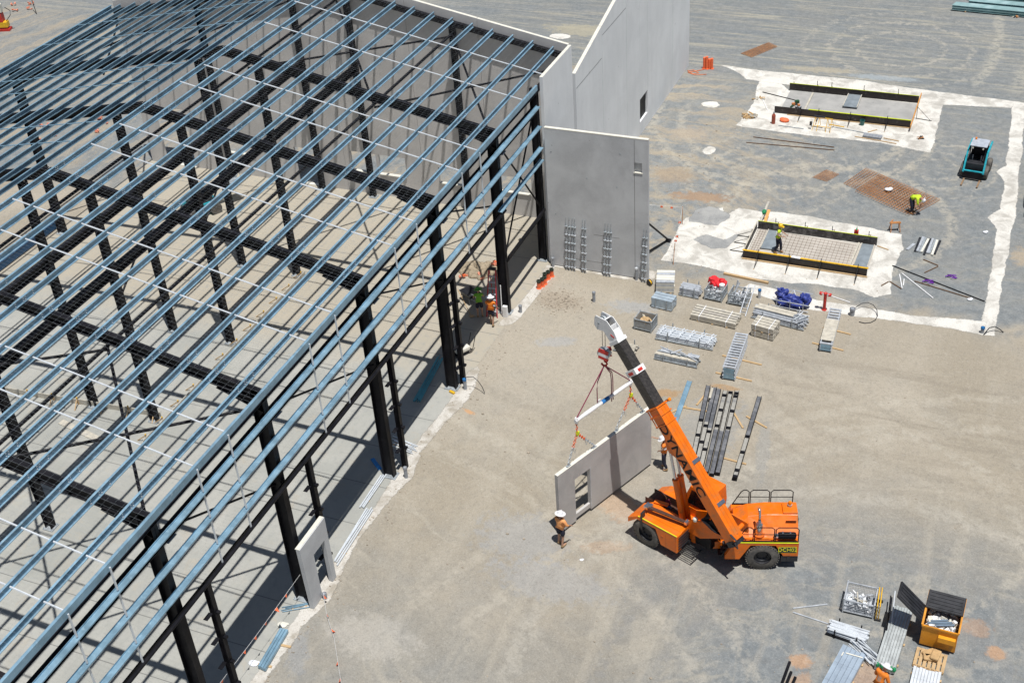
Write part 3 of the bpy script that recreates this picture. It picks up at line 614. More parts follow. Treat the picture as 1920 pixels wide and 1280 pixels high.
# rear body
rs = [(1.52, .55), (1.5, .75), (1.15, 1.47), (-1.42, 1.47), (-1.42, .75), (-.82, .75), (-.5, 1.32), (.5, 1.32), (.92, .55)]
mb = MB().side(rs, .82, 1.15).side(rs, -1.15, -.82).box(-1.42, 1.15, -.82, .82, .8, 1.465)
cp(mb, 'rear_body', orange, RM, bevel=.015)
hs = [(.78, 1.47), (.48, 1.72), (.12, 2.08), (-.62, 2.08), (-.92, 1.47)]
vs = []
for a, sc in ((-1.44, 1.0), (-.2, 1.0), (.55, .86), (1.12, .35)):
    vs += [(a, b, 1.468 + (z - 1.47) * sc) for b, z in hs]
fs = [(i * 5 + k, i * 5 + k + 1, (i + 1) * 5 + k + 1, (i + 1) * 5 + k) for i in range(3) for k in range(4)] + [(4, 3, 2, 1, 0), (15, 16, 17, 18, 19)]
cp(MB().add(vs, fs).box(-1.44, -.85, -.5, .1, 2.08, 2.16), 'engine_hood', orange, RM, bevel=.012)
mb = MB()
for i in range(6): mb.box(-1.455, -1.44, -.7, .3, 1.56 + i * .08, 1.60 + i * .08)
cp(mb, 'radiator_grille', blackp, RM); cp(MB().cbox((-1.16, .32, 1.93), (.42, .24, .01), (.8, 0, 0)), 'hood_vent', oranged, RM)
cp(MB().lathe([(.02, 1.5), (.13, 1.52), (.15, 1.6), (.15, 2.05), (.13, 2.12), (.06, 2.16), (.06, 2.3)], (.15, .68, 0), 16).path([(.15, .68, 2.28), (.15, .68, 2.5), (.16, .62, 2.68), (.19, .52, 2.8)], .055, 10), 'exhaust', chrome, RM, smooth=True)
cp(MB().lathe([(.22, 1.472), (.24, 1.472), (.24, 1.56), (.22, 1.56)], (.15, .68, 0), 16), 'exhaust_collar', oranged, RM)
cp(MB().lathe([(.02, -.38), (.13, -.35), (.15, -.28), (.15, .28), (.13, .35), (.02, .38)], (-.95, .9, 1.66), 16, 'X'), 'air_tank', black, RM, smooth=True)
cp(MB().tube((-.6, .9, 1.66), (-.45, .9, 1.66), .1, 12).box(-1.1, -1.05, .85, .95, 1.8, 1.84).box(-.8, -.75, .85, .95, 1.8, 1.84), 'tank_fitting', chrome, RM)
cp(MB().lathe([(.09, 0), (.1, .1)], (-1.15, -.3, 2.16), 12), 'beacon_base', galv_d, RM); cp(MB().lathe([(.075, .1), (.075, .22), (.04, .26), (.001, .26)], (-1.15, -.3, 2.16), 12), 'beacon', mat('amber_lens', (.85, .25, .01), .2), RM)
def rail(pts, r=.022): return MB().path(pts, r, 7)
def arch(a0, a1, b, z0, z1, sl0=0.0, sl1=0.0):
    return [(a0, b, z0), (a0 - sl0, b, z1 - .1), (a0 - sl0 - .1, b, z1), (a1 + sl1 + .1, b, z1), (a1 + sl1, b, z1 - .1), (a1, b, z0)]
for b, sg in ((-1.12, 0), (1.1, 1)):
    for a0, a1, s0 in ((1.1, .42, .35), (.36, -.42, 0), (-.48, -1.38, 0)):
        mb = rail(arch(a0, a1, b, 1.47, 2.28, s0)); mb.tube((a0 - s0 * .5, b, 1.9), (a1, b, 1.9), .016, 6); cp(mb, 'handrail', black, RM)
    cp(MB().box(-1.4, 1.1, b - .02, b + .02, 1.475, 1.53), 'kick_rail', black, RM)
cp(MB().box(-1.40, 1.05, 1.12, 1.16, 1.472, 1.487), 'warning_stripe', yelg, RM)
cp(MB().box(-1.32, -.64, 1.15, 1.158, .96, 1.25), 'number_plate', blackp, RM)
pl = MB().box(-1.34, -.62, 1.15, 1.155, .94, 1.27); cp(pl, 'plate_border', yelg, RM)
TM = Matrix.Translation((-.98, 1.161, 1.105)) @ Matrix(((-1, 0, 0, 0), (0, 0, 1, 0), (0, 1, 0, 0), (0, 0, 0, 1)))
text_mesh('DCH02', .27, 'plate_text', mat('plate_yellow', (.85, .80, .02), .5), crane.matrix_basis.inverted() @ RM @ TM @ Matrix.Scale(.86, 4, (1, 0, 0)), crane, .002, .008, 1.06)
cp(MB().box(-1.42, -.75, .75, 1.12, .42, .74).box(-1.1, -.98, 1.1, 1.15, .46, .7), 'rear_step', blackp, RM)
mb = MB()
for i in range(4): mb.box(1.25 + i * .09, 1.5 + i * .09, .55, .95, 1.2 - i * .22, 1.23 - i * .22)
mb.bar((1.2, .55, 1.4), (1.65, .55, .5), .04, .04).bar((1.2, .95, 1.4), (1.65, .95, .5), .04, .04); cp(mb, 'ladder', blackp, RM)
cp(MB().box(1.5, 2.2, -.1, .62, .62, 1.0).box(1.2, 1.55, -.4, .5, .7, 1.42).box(1.6, 1.9, -.3, .3, 1.0, 1.2), 'tool_tray', orange, RM, bevel=.012)
cp(MB().box(1.56, 1.565, .1, .35, 1.15, 1.36), 'notice', yelg, RM)
mb = MB()
for i in range(10):
    y = rn.uniform(-.5, .5); mb.path([(-1.75, y, 1.0 + rn.uniform(0, .4)), (-2.0, y + rn.uniform(-.2, .2), 1.5), (-2.5, y * .7, 1.6 + rn.uniform(-.2, .4)), (-2.9, y * .5, 1.2)], .022, 6)
mb.box(-2.7, -1.95, -.35, .35, .75, 1.35); cp(mb, 'hydraulic_hose', black, FM)
tower = [(-1.45, 1.2), (-1.45, 1.75), (-3.2, 2.55), (-3.95, 2.5), (-4.0, 2.0), (-3.2, 1.75), (-2.2, 1.15)]
cp(MB().side(tower, .33, .40).side(tower, -.40, -.33).tube((-3.72, -.42, 2.28), (-3.72, .42, 2.28), .1, 12), 'boom_pedestal', orange, FM, bevel=.01)
cp(MB().lathe([(.001, 0), (.09, .02), (.1, .14), (.05, .2), (.001, .2)], (-1.95, .42, 2.0), 12), 'work_lamp', cream, FM)
# operator cab on the far side
cabp = [(-.62, 1.2), (-.62, 1.75), (-.95, 2.62), (-2.05, 2.62), (-2.12, 1.9), (-2.05, 1.2)]
cp(MB().side(cabp, -1.62, -.62), 'cab', orange, FM, bevel=.03)
cp(MB().side([(-.82, 1.65), (-1.03, 2.45), (-1.9, 2.45), (-1.95, 1.65)], -.615, -.605).side([(-.82, 1.65), (-1.03, 2.45), (-1.9, 2.45), (-1.95, 1.65)], -1.64, -1.63).add([(-.645, -1.5, 1.72), (-.645, -.75, 1.72), (-.91, -.75, 2.45), (-.91, -1.5, 2.45)], [(0, 1, 2, 3)]), 'cab_window', glassd, FM)
mb = MB()
for i in range(5): mb.bar((-.80 - i * .085, -1.5, 2.66), (-.80 - i * .085, -.75, 2.66), .04, .03)
cp(mb, 'roof_guard', blackp, FM)
# boom: x along the boom, y towards its left side, z normal to its top
bh = R(155.5); th = R(48.0); wv = Vector((math.cos(bh), math.sin(bh), 0)); dB = wv * math.cos(th) + Vector((0, 0, math.sin(th))); lB = Vector((-wv.y, wv.x, 0)); nB = dB.cross(lB)
BM = Matrix((dB, lB, nB)).transposed().to_4x4(); BM.translation = Vector((-7.74, 36.09, 2.3))
sec = [(-.22, -.34), (.22, -.34), (.27, -.26), (.27, .30), (-.27, .30), (-.27, -.26)]
boom = cp(MB().prof([(-a, b) for a, b in sec], (-.25, 0, 0), (5.85, 0, 0)), 'boom', orange, BM, bevel=.012)
def bp(mb, name, m, **k): return cp(mb, name, m, BM, parent=None, **k)
mb = MB()
for x in (5.55, 5.9): mb.prof([(-.32, -.40), (.32, -.40), (.32, .345), (-.32, .345)], (x - .03, 0, 0), (x + .03, 0, 0))
mb.box(5.1, 5.9, .272, .30, -.36, -.32).box(5.1, 5.9, .272, .30, .28, .32).prof([(-.31, -.38), (.31, -.38), (.31, .335), (-.31, .335)], (5.12, 0, 0), (5.16, 0, 0)); bp(mb, 'boom_collar', orange)
bp(MB().box(-.2, 5.8, -.09, -.078, .302, .308).box(-.2, 5.8, .078, .09, .302, .308), 'boom_seam', oranged)
for x in (3.2, 1.25): bp(MB().box(x, x + .16, -.30, .12, .302, .34), 'boom_bracket', chrome)
TB = Matrix.Translation((3.55, .2735, -.02)) @ Matrix(((-1, 0, 0, 0), (0, 0, 1, 0), (0, 1, 0, 0), (0, 0, 0, 1)))
text_mesh('DYNAMIC', .62, 'boom_lettering', black, crane.matrix_basis.inverted() @ BM @ TB @ Matrix.Scale(1.12, 4, (1, 0, 0)), crane, .002, .016, 1.1)
boomb = mat('worn_black_boom', (.030, .027, .026), .45, 0, .3, 3, dirt=(.085, .075, .068), dscale=2.5, damt=.5, stretch=(1, 6, 6))
bp(MB().prof([(-.20, -.28), (.20, -.28), (.225, -.2), (.225, .24), (-.225, .24), (-.225, -.2)], (5.6, 0, 0), (7.62, 0, 0)), 'boom_extension', boomb)
bp(MB().prof([(-.18, -.25), (.18, -.25), (.2, -.18), (.2, .215), (-.2, .215), (-.2, -.18)], (7.6, 0, 0), (9.0, 0, 0)), 'boom_extension', boomb)
for x0, x1, s in ((7.42, 7.68, .05), (8.86, 9.02, .03)): bp(MB().prof([(-.225 - s, -.3 - s), (.225 + s, -.3 - s), (.225 + s, .235 + s), (-.225 - s, .235 + s)], (x0, 0, 0), (x1, 0, 0)), 'extension_collar', white, bevel=.01)
bp(MB().box(7.47, 7.6, .277, .283, -.2, .1).box(7.47, 7.6, -.12, .12, .287, .293), 'hazard_mark', red)
hd = [(8.95, -.28), (8.95, .2), (9.35, .28), (9.85, .22), (10.25, -.22), (10.2, -.36), (9.95, -.62), (9.72, -.60), (9.55, -.3)]
mb = MB()
for y in (-.2, .17): mb.side(hd, y, y + .03)
mb.box(9.0, 9.4, -.17, .17, .2, .23).box(9.9, 9.95, -.17, .17, -.1, .12).bar((9.1, 0, -.1), (9.6, 0, .2), .34, .03); bp(mb, 'boom_head', white, bevel=.006)
bp(MB().lathe([(.05, -.05), (.2, -.05), (.17, 0), (.2, .05), (.05, .05)], (9.92, .07, -.3), 20, 'Y').lathe([(.05, -.05), (.2, -.05), (.17, 0), (.2, .05), (.05, .05)], (9.92, -.07, -.3), 20, 'Y').tube((9.92, -.22, -.3), (9.92, .22, -.3), .05, 8), 'sheave', galv_d)
bp(MB().cbox((9.0, .05, -.34), (.12, .1, .1)).cbox((9.2, .205, .05), (.2, .02, .06), (0, .5, 0)), 'hazard_mark', red)
bp(MB().lathe([(.06, 0), (.075, .05), (.075, .12), (.04, .15), (.001, .15)], (5.9, -.42, .30), 12), 'beacon', mat('amber_lens', (.85, .25, .01), .2)); bp(MB().box(5.85, 5.95, -.5, -.3, .26, .3), 'beacon_bracket', blackp)
bp(MB().side([(3.6, -.34), (4.75, -.34), (4.2, -.62), (4.0, -.62)], -.18, .18), 'cylinder_lug', orange)
mb = MB().box(.35, .8, .0, .24, -.62, -.35)
for i in range(8): mb.path([(1.3 - .05 * i, .05 + .03 * i, -.34), (1.0, .12 + .03 * i, -.62 - .03 * i), (.5, .1 + .035 * i, -.75 + .03 * i), (.05 + .04 * i, .1 + .03 * i, -.45)], .028, 6)
bp(mb, 'hose_reel', black); bp(MB().box(-.45, -.2, -.3, .3, -.2, .2).path([(-.3, .3, .1), (-.5, .35, .35), (-.2, .32, .5), (.1, .3, .33)], .04, 7), 'boom_foot_winch', blackp)
bi = crane.matrix_basis.inverted()
top = FM.inverted() @ (BM @ Vector((4.1, 0, -.55)))
for b in (.12, -.22):
    a = Vector((-1.17, b, 1.15)); t = Vector((top.x, top.y + b, top.z)); mid = a.lerp(t, .60)
    cp(MB().tube(a, mid, .125, 16).tube(mid.lerp(a, .02), mid.lerp(t, .02), .14, 16), 'luffing_cylinder', orange, FM, smooth=False)
    cp(MB().tube(mid, t, .065, 12), 'cylinder_rod', chrome, FM)
HK = Vector((-13.9, 38.84, 0))
sp = BM @ Vector((9.92, 0, -.5))
for dx in (-.06, .06): cp(MB().tube((HK.x + dx, HK.y, 8.3), (HK.x + dx, HK.y, sp.z + .1), .012, 6), 'hoist_rope', black, Matrix())
cp(MB().lathe([(.02, -.11), (.26, -.10), (.28, -.04), (.28, .04), (.26, .10), (.02, .11)], (HK.x, HK.y, 7.98), 20, 'Y'), 'hook_block', galv_d, Matrix())
mb = MB()
for i, (z0, z1, q) in enumerate(((7.72, 7.86, 0), (7.86, 8.02, 1), (8.02, 8.2, 0))): mb.cbox((HK.x + .01, HK.y - .125, (z0 + z1) / 2), (.44, .03, z1 - z0), (0, .3, 0), q); mb.cbox((HK.x + .06, HK.y + .125, (z0 + z1) / 2), (.44, .03, z1 - z0), (0, -.3, 0), q)
cp(mb, 'block_stripes', [red, white], Matrix())
cp(MB().path([(HK.x, HK.y, 7.7)] + [(HK.x + .12 * math.cos(t), HK.y, 7.45 + .12 * math.sin(t)) for t in (1.4, .7, 0, -.7, -1.57, -2.3, -3.0)], .045, 8), 'hook', red, Matrix())
# panel and rigging
pb = Vector((-15.08, 36.05, 0)); pu = Vector((.39, .92, 0)).normalized(); pn = Vector((pu.y, -pu.x, 0))
hp = thing('hoisted_panel', 'pale precast wall panel with a window opening hanging from the orange crane', 'concrete panel', tuple(pb))
PM = Matrix((pu, -pn, Vector((0, 0, 1)))).transposed().to_4x4(); PM.translation = pb     # x along, y back
L, T, ZB, ZT = 6.0, .17, .14, 3.35
mb = MB()
mb.box(0, 1.0, 0, T, ZB, ZT).box(1.95, L, 0, T, ZB, ZT).box(1.0, 1.95, 0, T, 2.5, ZT).box(1.0, 1.95, .05, T, .22, .46)
mb.box(0, L, -.002, T + .002, ZT + .001, ZT + .01, 1)
mb.v = [PM @ v for v in mb.v]; mb.build('panel', [concrete('precast_concrete_new', (.53, .51, .49), (.37, .355, .345), .6), cream], hp, world=True)
mb = MB().box(.96, 1.0, .003, T, .22, 2.5).box(1.952, 1.99, -.006, T + .01, .3, 2.54); mb.v = [PM @ v for v in mb.v]; mb.build('window_frame', alu, hp, world=True)
LP = [.75, 2.35, 3.75, 5.5]
mb = MB()
for u in LP: mb.cbox((u, T / 2, ZT + .03), (.22, .1, .06)); mb.tube((u, T / 2, ZT), (u, T / 2, ZT + .16), .03, 6)
mb.v = [PM @ v for v in mb.v]; mb.build('lifting_anchor', galv_d, hp, world=True)
e0, e1 = PM @ Vector((1.35, T / 2, 5.45)), PM @ Vector((4.72, T / 2, 5.45)); ec = (e0 + e1) / 2
sb = thing('spreader_beam', 'white lifting beam with blue centre sleeve slung under the crane hook', 'lifting beam', (ec.x, ec.y, 5.45))
ud = (e1 - e0).normalized()
MB().tube(e0 - ud * .08, e1 + ud * .08, .085, 12).tube(e0 + ud * .5, e0 + ud * 1.1, .095, 12).bar(ec - ud * .35 + Vector((0, 0, .14)), ec - ud * .2 + Vector((0, 0, .14)), .03, .22).cbox(e0, (.12, .12, .26)).cbox(e1, (.12, .12, .26)).build('beam_tube', white, sb, world=True)
MB().tube(ec - ud * .15, ec + ud * .28, .095, 12).build('centre_sleeve', blue, sb, world=True)
hook = Vector((HK.x, HK.y, 7.36))
for e in (e0, e1): MB().path([hook + Vector((0, 0, rn.uniform(-.02, .02))), e + Vector((0, 0, .1))], .026, 6).build('sling', pinkr, sb, world=True)
for t, zz in ((-.25, 5.6), (.30, 5.15), (.36, 5.2)):
    q = ec + ud * t * 1.6; MB().path([hook, hook.lerp(Vector((q.x, q.y, 6.6)), .9), Vector((q.x, q.y, 6.3)), Vector((q.x, q.y, zz))], .022, 6).build('hanging_sling', pinkr, sb, world=True)
def chain(a, b, r=.022, m=None):
    a, b = Vector(a), Vector(b); n = max(3, int((b - a).length / .10)); mb = MB()
    for i in range(n):
        p, q = a.lerp(b, i / n), a.lerp(b, (i + 1.15) / n); d = (q - p).normalized(); s = d.cross(Vector((.3, .2, 1) if i % 2 else (1, -.4, .1))).normalized() * r * 1.5
        c = (p + q) / 2; mb.path([p, c + s, q, c - s, p], r * .5, 5)
    return mb
for e, (u1, u2), fr_ in ((e0, LP[:2], .45), (e1, LP[2:], .5)):
    ft = Vector((e.x, e.y, 4.75))
    chain(e - Vector((0, 0, .12)), ft, .045).build('chain', mat('orange_chain', (.65, .10, .02), .5), sb, world=True)
    MB().sph(ft, (.07, .07, .15), 8).cbox(ft + ud * .06, (.12, .08, .16)).build('chain_clutch', yelg, sb, world=True)
    for u in (u1, u2):
        p = PM @ Vector((u, T / 2, ZT + .14)); q = ft.lerp(p, .45)
        chain(ft, q, .04).build('chain', mat('orange_chain', (.65, .10, .02)), sb, world=True)
        chain(q, p, .035).build('chain', galv_d, sb, world=True)
        MB().path([q, q + Vector((.02, .02, -.2)), q + Vector((.07, 0, -.3)), q + Vector((.1, 0, -.1)), q], .012, 5).build('spare_loop', galv_d, sb, world=True)

# ------------------------------------------------------------------ people
def skin_mesh(nodes, edges, chains=()):
    ns = list(nodes); vs = [nodes[n][0] for n in ns]; rs = [nodes[n][1] for n in ns]; es = [(ns.index(a), ns.index(b)) for a, b in edges]; roots = [0]
    for ch in chains:
        o = len(vs); roots.append(o)
        for p, r in ch: vs.append(p); rs.append(r)
        es += [(o + i, o + i + 1) for i in range(len(ch) - 1)]
    me = bpy.data.meshes.new('tmp'); me.from_pydata([tuple(v) for v in vs], es, [])
    ob = bpy.data.objects.new('tmp', me); COL.objects.link(ob)
    md = ob.modifiers.new('skin', 'SKIN'); md.use_smooth_shade = True
    for i, d in enumerate(me.skin_vertices[0].data):
        r = rs[i]; d.radius = r if isinstance(r, tuple) else (r, r); d.use_root = i in roots
    ss = ob.modifiers.new('sub', 'SUBSURF'); ss.levels = ss.render_levels = 1
    out = bpy.data.meshes.new_from_object(ob.evaluated_get(bpy.context.evaluated_depsgraph_get()))
    mb = MB(); mb.add([v.co.copy() for v in out.vertices], [tuple(p.vertices) for p in out.polygons])
    bpy.data.objects.remove(ob); bpy.data.meshes.remove(out); return mb
BASE = dict(pelvis=(0, 0, .96), belly=(.01, 0, 1.14), chest=(.01, 0, 1.33), neck=(.0, 0, 1.51), head=(.03, 0, 1.64),
            shl=(0, .19, 1.43), shr=(0, -.19, 1.43), ell=(-.02, .25, 1.15), elr=(-.02, -.25, 1.15), wrl=(.12, .24, .93), wrr=(.12, -.24, .93),
            hpl=(0, .1, .92), hpr=(0, -.1, .92), knl=(.03, .11, .50), knr=(.03, -.11, .50), anl=(0, .12, .09), anr=(0, -.12, .09), tol=(.17, .13, .05), tor=(.17, -.13, .05))
def person(label, loc, rz, pose, shirt, lower, hat, shorts=False, sleeve=.55, brim=True, group='workers on the site', bootm=boot, vest=False, scale=1.06):
    J = {k: Vector(pose.get(k, v)) for k, v in BASE.items()}
    t = thing('person', label, 'person', loc, rz, group); t.scale = (scale,) * 3
    N = lambda **k: {n: (J[n], r) for n, r in k.items()}
    nodes = N(pelvis=.10, belly=.09, chest=.10, neck=.052, shl=.05, shr=.05, ell=.042, elr=.042, wrl=.028, wrr=.028, hpl=.085, hpr=.085, knl=.058, knr=.058, anl=.04, anr=.04, tol=.035, tor=.035)
    nodes['skull'] = (J['neck'].lerp(J['head'], .5), .06)
    ch = []
    for s in ('l', 'r'):
        wr, el = J['wr' + s], J['el' + s]; d = (wr - el).normalized(); side = d.cross(Vector((0, 0, 1)))
        side = side.normalized() if side.length > .1 else Vector((0, 1, 0)); pn_ = side.cross(d)
        nodes['pa' + s] = (wr + d * .07, (.038, .018))
        for i, (o, ln) in enumerate(((-.03, .075), (-.01, .088), (.011, .082), (.031, .064))):
            b0 = wr + d * .085 + side * o; ch.append([(b0, .0095), (b0 + d * ln * .5 - pn_ * .012, .0088), (b0 + d * ln * .8 - pn_ * .045, .0078)])
        b0 = wr + d * .035 + side * .032; ch.append([(b0, .011), (b0 + d * .035 + side * .03, .010), (b0 + d * .065 + side * .035 - pn_ * .015, .0085)])
    ed = [('pelvis', 'belly'), ('belly', 'chest'), ('chest', 'neck'), ('neck', 'skull'), ('chest', 'shl'), ('chest', 'shr')]
    for s in ('l', 'r'): ed += [('sh' + s, 'el' + s), ('el' + s, 'wr' + s), ('wr' + s, 'pa' + s), ('pelvis', 'hp' + s), ('hp' + s, 'kn' + s), ('kn' + s, 'an' + s), ('an' + s, 'to' + s)]
    mb = skin_mesh(nodes, ed, ch)
    h = J['head']; up = (h - J['neck']).normalized(); fw = Vector((1, 0, 0)) - up * up.x; fw.normalize(); lf = up.cross(fw)
    HM = Matrix((fw, lf, up)).transposed().to_4x4(); HM.translation = h
    hm = MB().sph((0, 0, 0), (.095, .076, .115), 14).sph((.03, 0, -.06), (.06, .055, .06), 10).sph((.098, 0, -.012), (.02, .014, .024), 6)
    for y in (-.078, .078): hm.sph((0, y, -.01), (.02, .012, .032), 6)
    for y in (-.032, .032): hm.sph((.083, y, .018), (.012, .013, .009), 6, 1)
    hm.sph((.085, 0, -.055), (.012, .025, .007), 6, 2)
    hm.v = [HM @ v for v in hm.v]; mb.add(hm.v, hm.f); mb.mi[-len(hm.mi):] = hm.mi
    mb.build('body', [skin, black, red], t, smooth=True)
    sn = N(belly=(.165, .125), chest=(.185, .135), shl=.082, shr=.082); sn['hem'] = (J['pelvis'].lerp(J['belly'], .25), (.165, .13)); sn['collar'] = (J['chest'].lerp(J['neck'], .8), .075)
    se = [('belly', 'chest'), ('hem', 'belly'), ('chest', 'collar'), ('chest', 'shl'), ('chest', 'shr')]
    for s in ('l', 'r'):
        sn['sl' + s] = (J['sh' + s].lerp(J['el' + s], min(1, sleeve)), .064); se.append(('sh' + s, 'sl' + s))
        if sleeve > 1: sn['cu' + s] = (J['el' + s].lerp(J['wr' + s], sleeve - 1), .048); se.append(('sl' + s, 'cu' + s))
    skin_mesh(sn, se).build('shirt', shirt, t, smooth=True)
    tn = {'pelvis': (J['pelvis'], (.168, .135)), 'waist': (J['pelvis'].lerp(J['belly'], .45), (.16, .125))}; te = [('pelvis', 'waist')]
    for s in ('l', 'r'):
        tn['hp' + s] = (J['hp' + s], .115); te.append(('pelvis', 'hp' + s)); k = J['hp' + s].lerp(J['kn' + s], .85 if shorts else 1); tn['kn' + s] = (k, .105 if shorts else .082); te.append(('hp' + s, 'kn' + s))
        if not shorts: tn['an' + s] = (J['an' + s] + Vector((0, 0, .05)), .066); te.append(('kn' + s, 'an' + s))
    skin_mesh(tn, te).build('shorts' if shorts else 'trousers', lower, t, smooth=True)
    for s in ('l', 'r'):
        a, b = J['an' + s], J['to' + s]; skin_mesh({'a': (a + Vector((0, 0, .08)), .055), 'b': (a - Vector((.02, 0, .03)), .058), 'c': (b - Vector((0, 0, .01)), .048)}, [('a', 'b'), ('b', 'c')]).build('boot', bootm, t, smooth=True)
    hp_ = [(.1, .05), (.12, .055), (.125, .06), (.118, .10), (.095, .15), (.05, .175), (.001, .18)]
    hb = MB().lathe(([(.12, .03), (.215, .035), (.22, .05), (.13, .065)] + hp_[2:]) if brim else [(.12, .04)] + hp_[2:], (0, 0, 0), 20)
    if not brim: hb.cbox((.15, 0, .055), (.09, .15, .012), (0, .15, 0))
    hb.box(-.09, .09, -.012, .012, .10, .186)
    hb.v = [HM @ v for v in hb.v]; hb.build('sun_hat' if brim else 'helmet', hat, t, smooth=False)
    if vest:
        cb = MB()
        for z, r in ((.3, 1), (.75, 1)):
            c = J['belly'].lerp(J['chest'], z); cb.lathe([(.172, -.02), (.186, -.018), (.186, .018), (.172, .02)], (0, 0, 0), 16); 
            for i in range(len(cb.v) - 64, len(cb.v)): cb.v[i] = Vector((cb.v[i].x * .78, cb.v[i].y, cb.v[i].z)) + c
        cb.build('reflective_band', white, t)
    return t
arms_fwd = dict(ell=(.08, .26, 1.2), elr=(.08, -.26, 1.2), wrl=(.33, .16, 1.15), wrr=(.33, -.16, 1.15))
person('worker in faded orange shirt and navy shorts guiding the near end of the hanging panel', (-14.85, 35.5, 0), 75, dict(ell=(.1, .24, 1.2), wrl=(.36, .18, 1.1), elr=(.02, -.3, 1.2), wrr=(.25, -.32, 1.05), tor=(.17, -.13, .05), anr=(-.12, -.13, .09), knr=(-.02, -.12, .5)), hiv_p, navy, hatw, True, 1.5)
person('worker in orange shirt and navy trousers steadying the panel behind the crane boom', (-12.12, 41.55, 0), 185, dict(ell=(.05, .24, 1.2), wrl=(.2, .12, 1.05), elr=(.22, -.22, 1.42), wrr=(.48, -.2, 1.46), anl=(-.14, .14, .09), knl=(.02, .12, .5), tol=(.03, .15, .05), head=(.07, 0, 1.62)), hiv_o, navy, hatw, False, .6, vest=True)
person('worker with yellow helmet and lime vest standing inside the near formwork', (-11.35, 61.2, .01), -5, dict(arms_fwd, head=(.08, 0, 1.62), chest=(.06, 0, 1.33), neck=(.05, 0, 1.5), shl=(.05, .19, 1.42), shr=(.05, -.19, 1.42), anl=(.16, .1, .09), tol=(.32, .1, .05), knl=(.15, .1, .5), anr=(-.12, -.1, .09), tor=(.05, -.1, .05)), hiv_y, navy, haty, False, .5, False, vest=True)
person('worker in lime shirt bending down over the rusty reinforcing mesh', (-4.85, 67.75, .02), -15, dict(pelvis=(-.12, 0, .92), belly=(.03, 0, 1.03), chest=(.2, 0, 1.06), neck=(.37, 0, 1.02), head=(.48, 0, .97), shl=(.28, .19, 1.03), shr=(.28, -.19, 1.03), ell=(.33, .22, .76), elr=(.33, -.22, .76), wrl=(.4, .12, .52), wrr=(.4, -.12, .52), hpl=(-.12, .1, .88), hpr=(-.12, -.1, .88), knl=(-.02, .15, .48), knr=(0, -.15, .48)), hiv_y, navy, hatw, False, 1.3, True)
person('worker in bright orange shirt and navy shorts walking towards the red step ladder', (-24.1, 49.75, .01), 95, dict(ell=(.08, .27, 1.18), wrl=(.26, .2, 1.0), elr=(.04, -.28, 1.18), wrr=(.2, -.3, 1.0), anl=(.14, .1, .09), tol=(.3, .1, .05), knl=(.16, .1, .5), anr=(-.16, -.1, .12), tor=(.0, -.1, .05), knr=(.0, -.1, .5)), hiv_o, navy, hatw, True, .6)
person('worker in green vest and shorts standing in shadow beside the wheelbarrow', (-25.0, 50.25, .01), 120, dict(arms_fwd), hiv_g, navy, mat('green_cap', (.06, .3, .03)), True, .5)
person('orange shirted worker in white sun hat bending beside the green ended roofing stack', (-1.17, 31.65, 0), 60, dict(chest=(.12, 0, 1.3), neck=(.2, 0, 1.45), head=(.28, 0, 1.55), shl=(.14, .19, 1.4), shr=(.14, -.19, 1.4), ell=(.16, .27, 1.1), elr=(.16, -.27, 1.1), wrl=(.36, .2, .88), wrr=(.36, -.2, .88)), hiv_o, navy, hatw, False, 1.4)

# ------------------------------------------------------------------ material yard
G1 = 'scaffold racks and crates in the yard'
def base_frame(mb, L, W, h, mi=0):
    for y in (-W / 2 + .03, W / 2 - .03): mb.box(-L / 2, L / 2, y - .025, y + .025, .05, .10, mi)
    for x in (-L / 2 * .55, L / 2 * .55):
        mb.box(x - .03, x + .03, -W / 2, W / 2, .0, .05, mi)
        for y in (-W / 2, W / 2): mb.box(x - .022, x + .022, y - .022, y + .022, .0, h, mi)
def tubes_in(mb, L, W, z0, z1, r, jit=.12, seed=1, keep=1.0):
    q = random.Random(seed); z = z0 + r
    while z < z1:
        y = -W / 2 + .05 + r
        while y < W / 2 - .05:
            if q.random() < keep:
                l = L * q.uniform(.86, 1.0); o = q.uniform(-jit, jit) * .4; a = q.uniform(-.02, .02)
                mb.tube((-l / 2 + o, y + a, z), (l / 2 + o, y - a, z + q.uniform(-.01, .01)), r, 6)
            y += r * 2.2
        z += r * 2.0
def rack(label, loc, rz, L, W, h, r=.03, seed=1, fm=galv_d, tm=alu, name='tube_rack', posts=.15, keep=.95):
    t = thing(name, label, 'scaffold rack', (*loc, 0), rz, G1); mb = MB(); base_frame(mb, L, W, h + posts); mb.build('rack_frame', fm, t)
    mb = MB(); tubes_in(mb, L, W, .10, h, r, seed=seed, keep=keep); mb.build('tubes', tm, t); return t
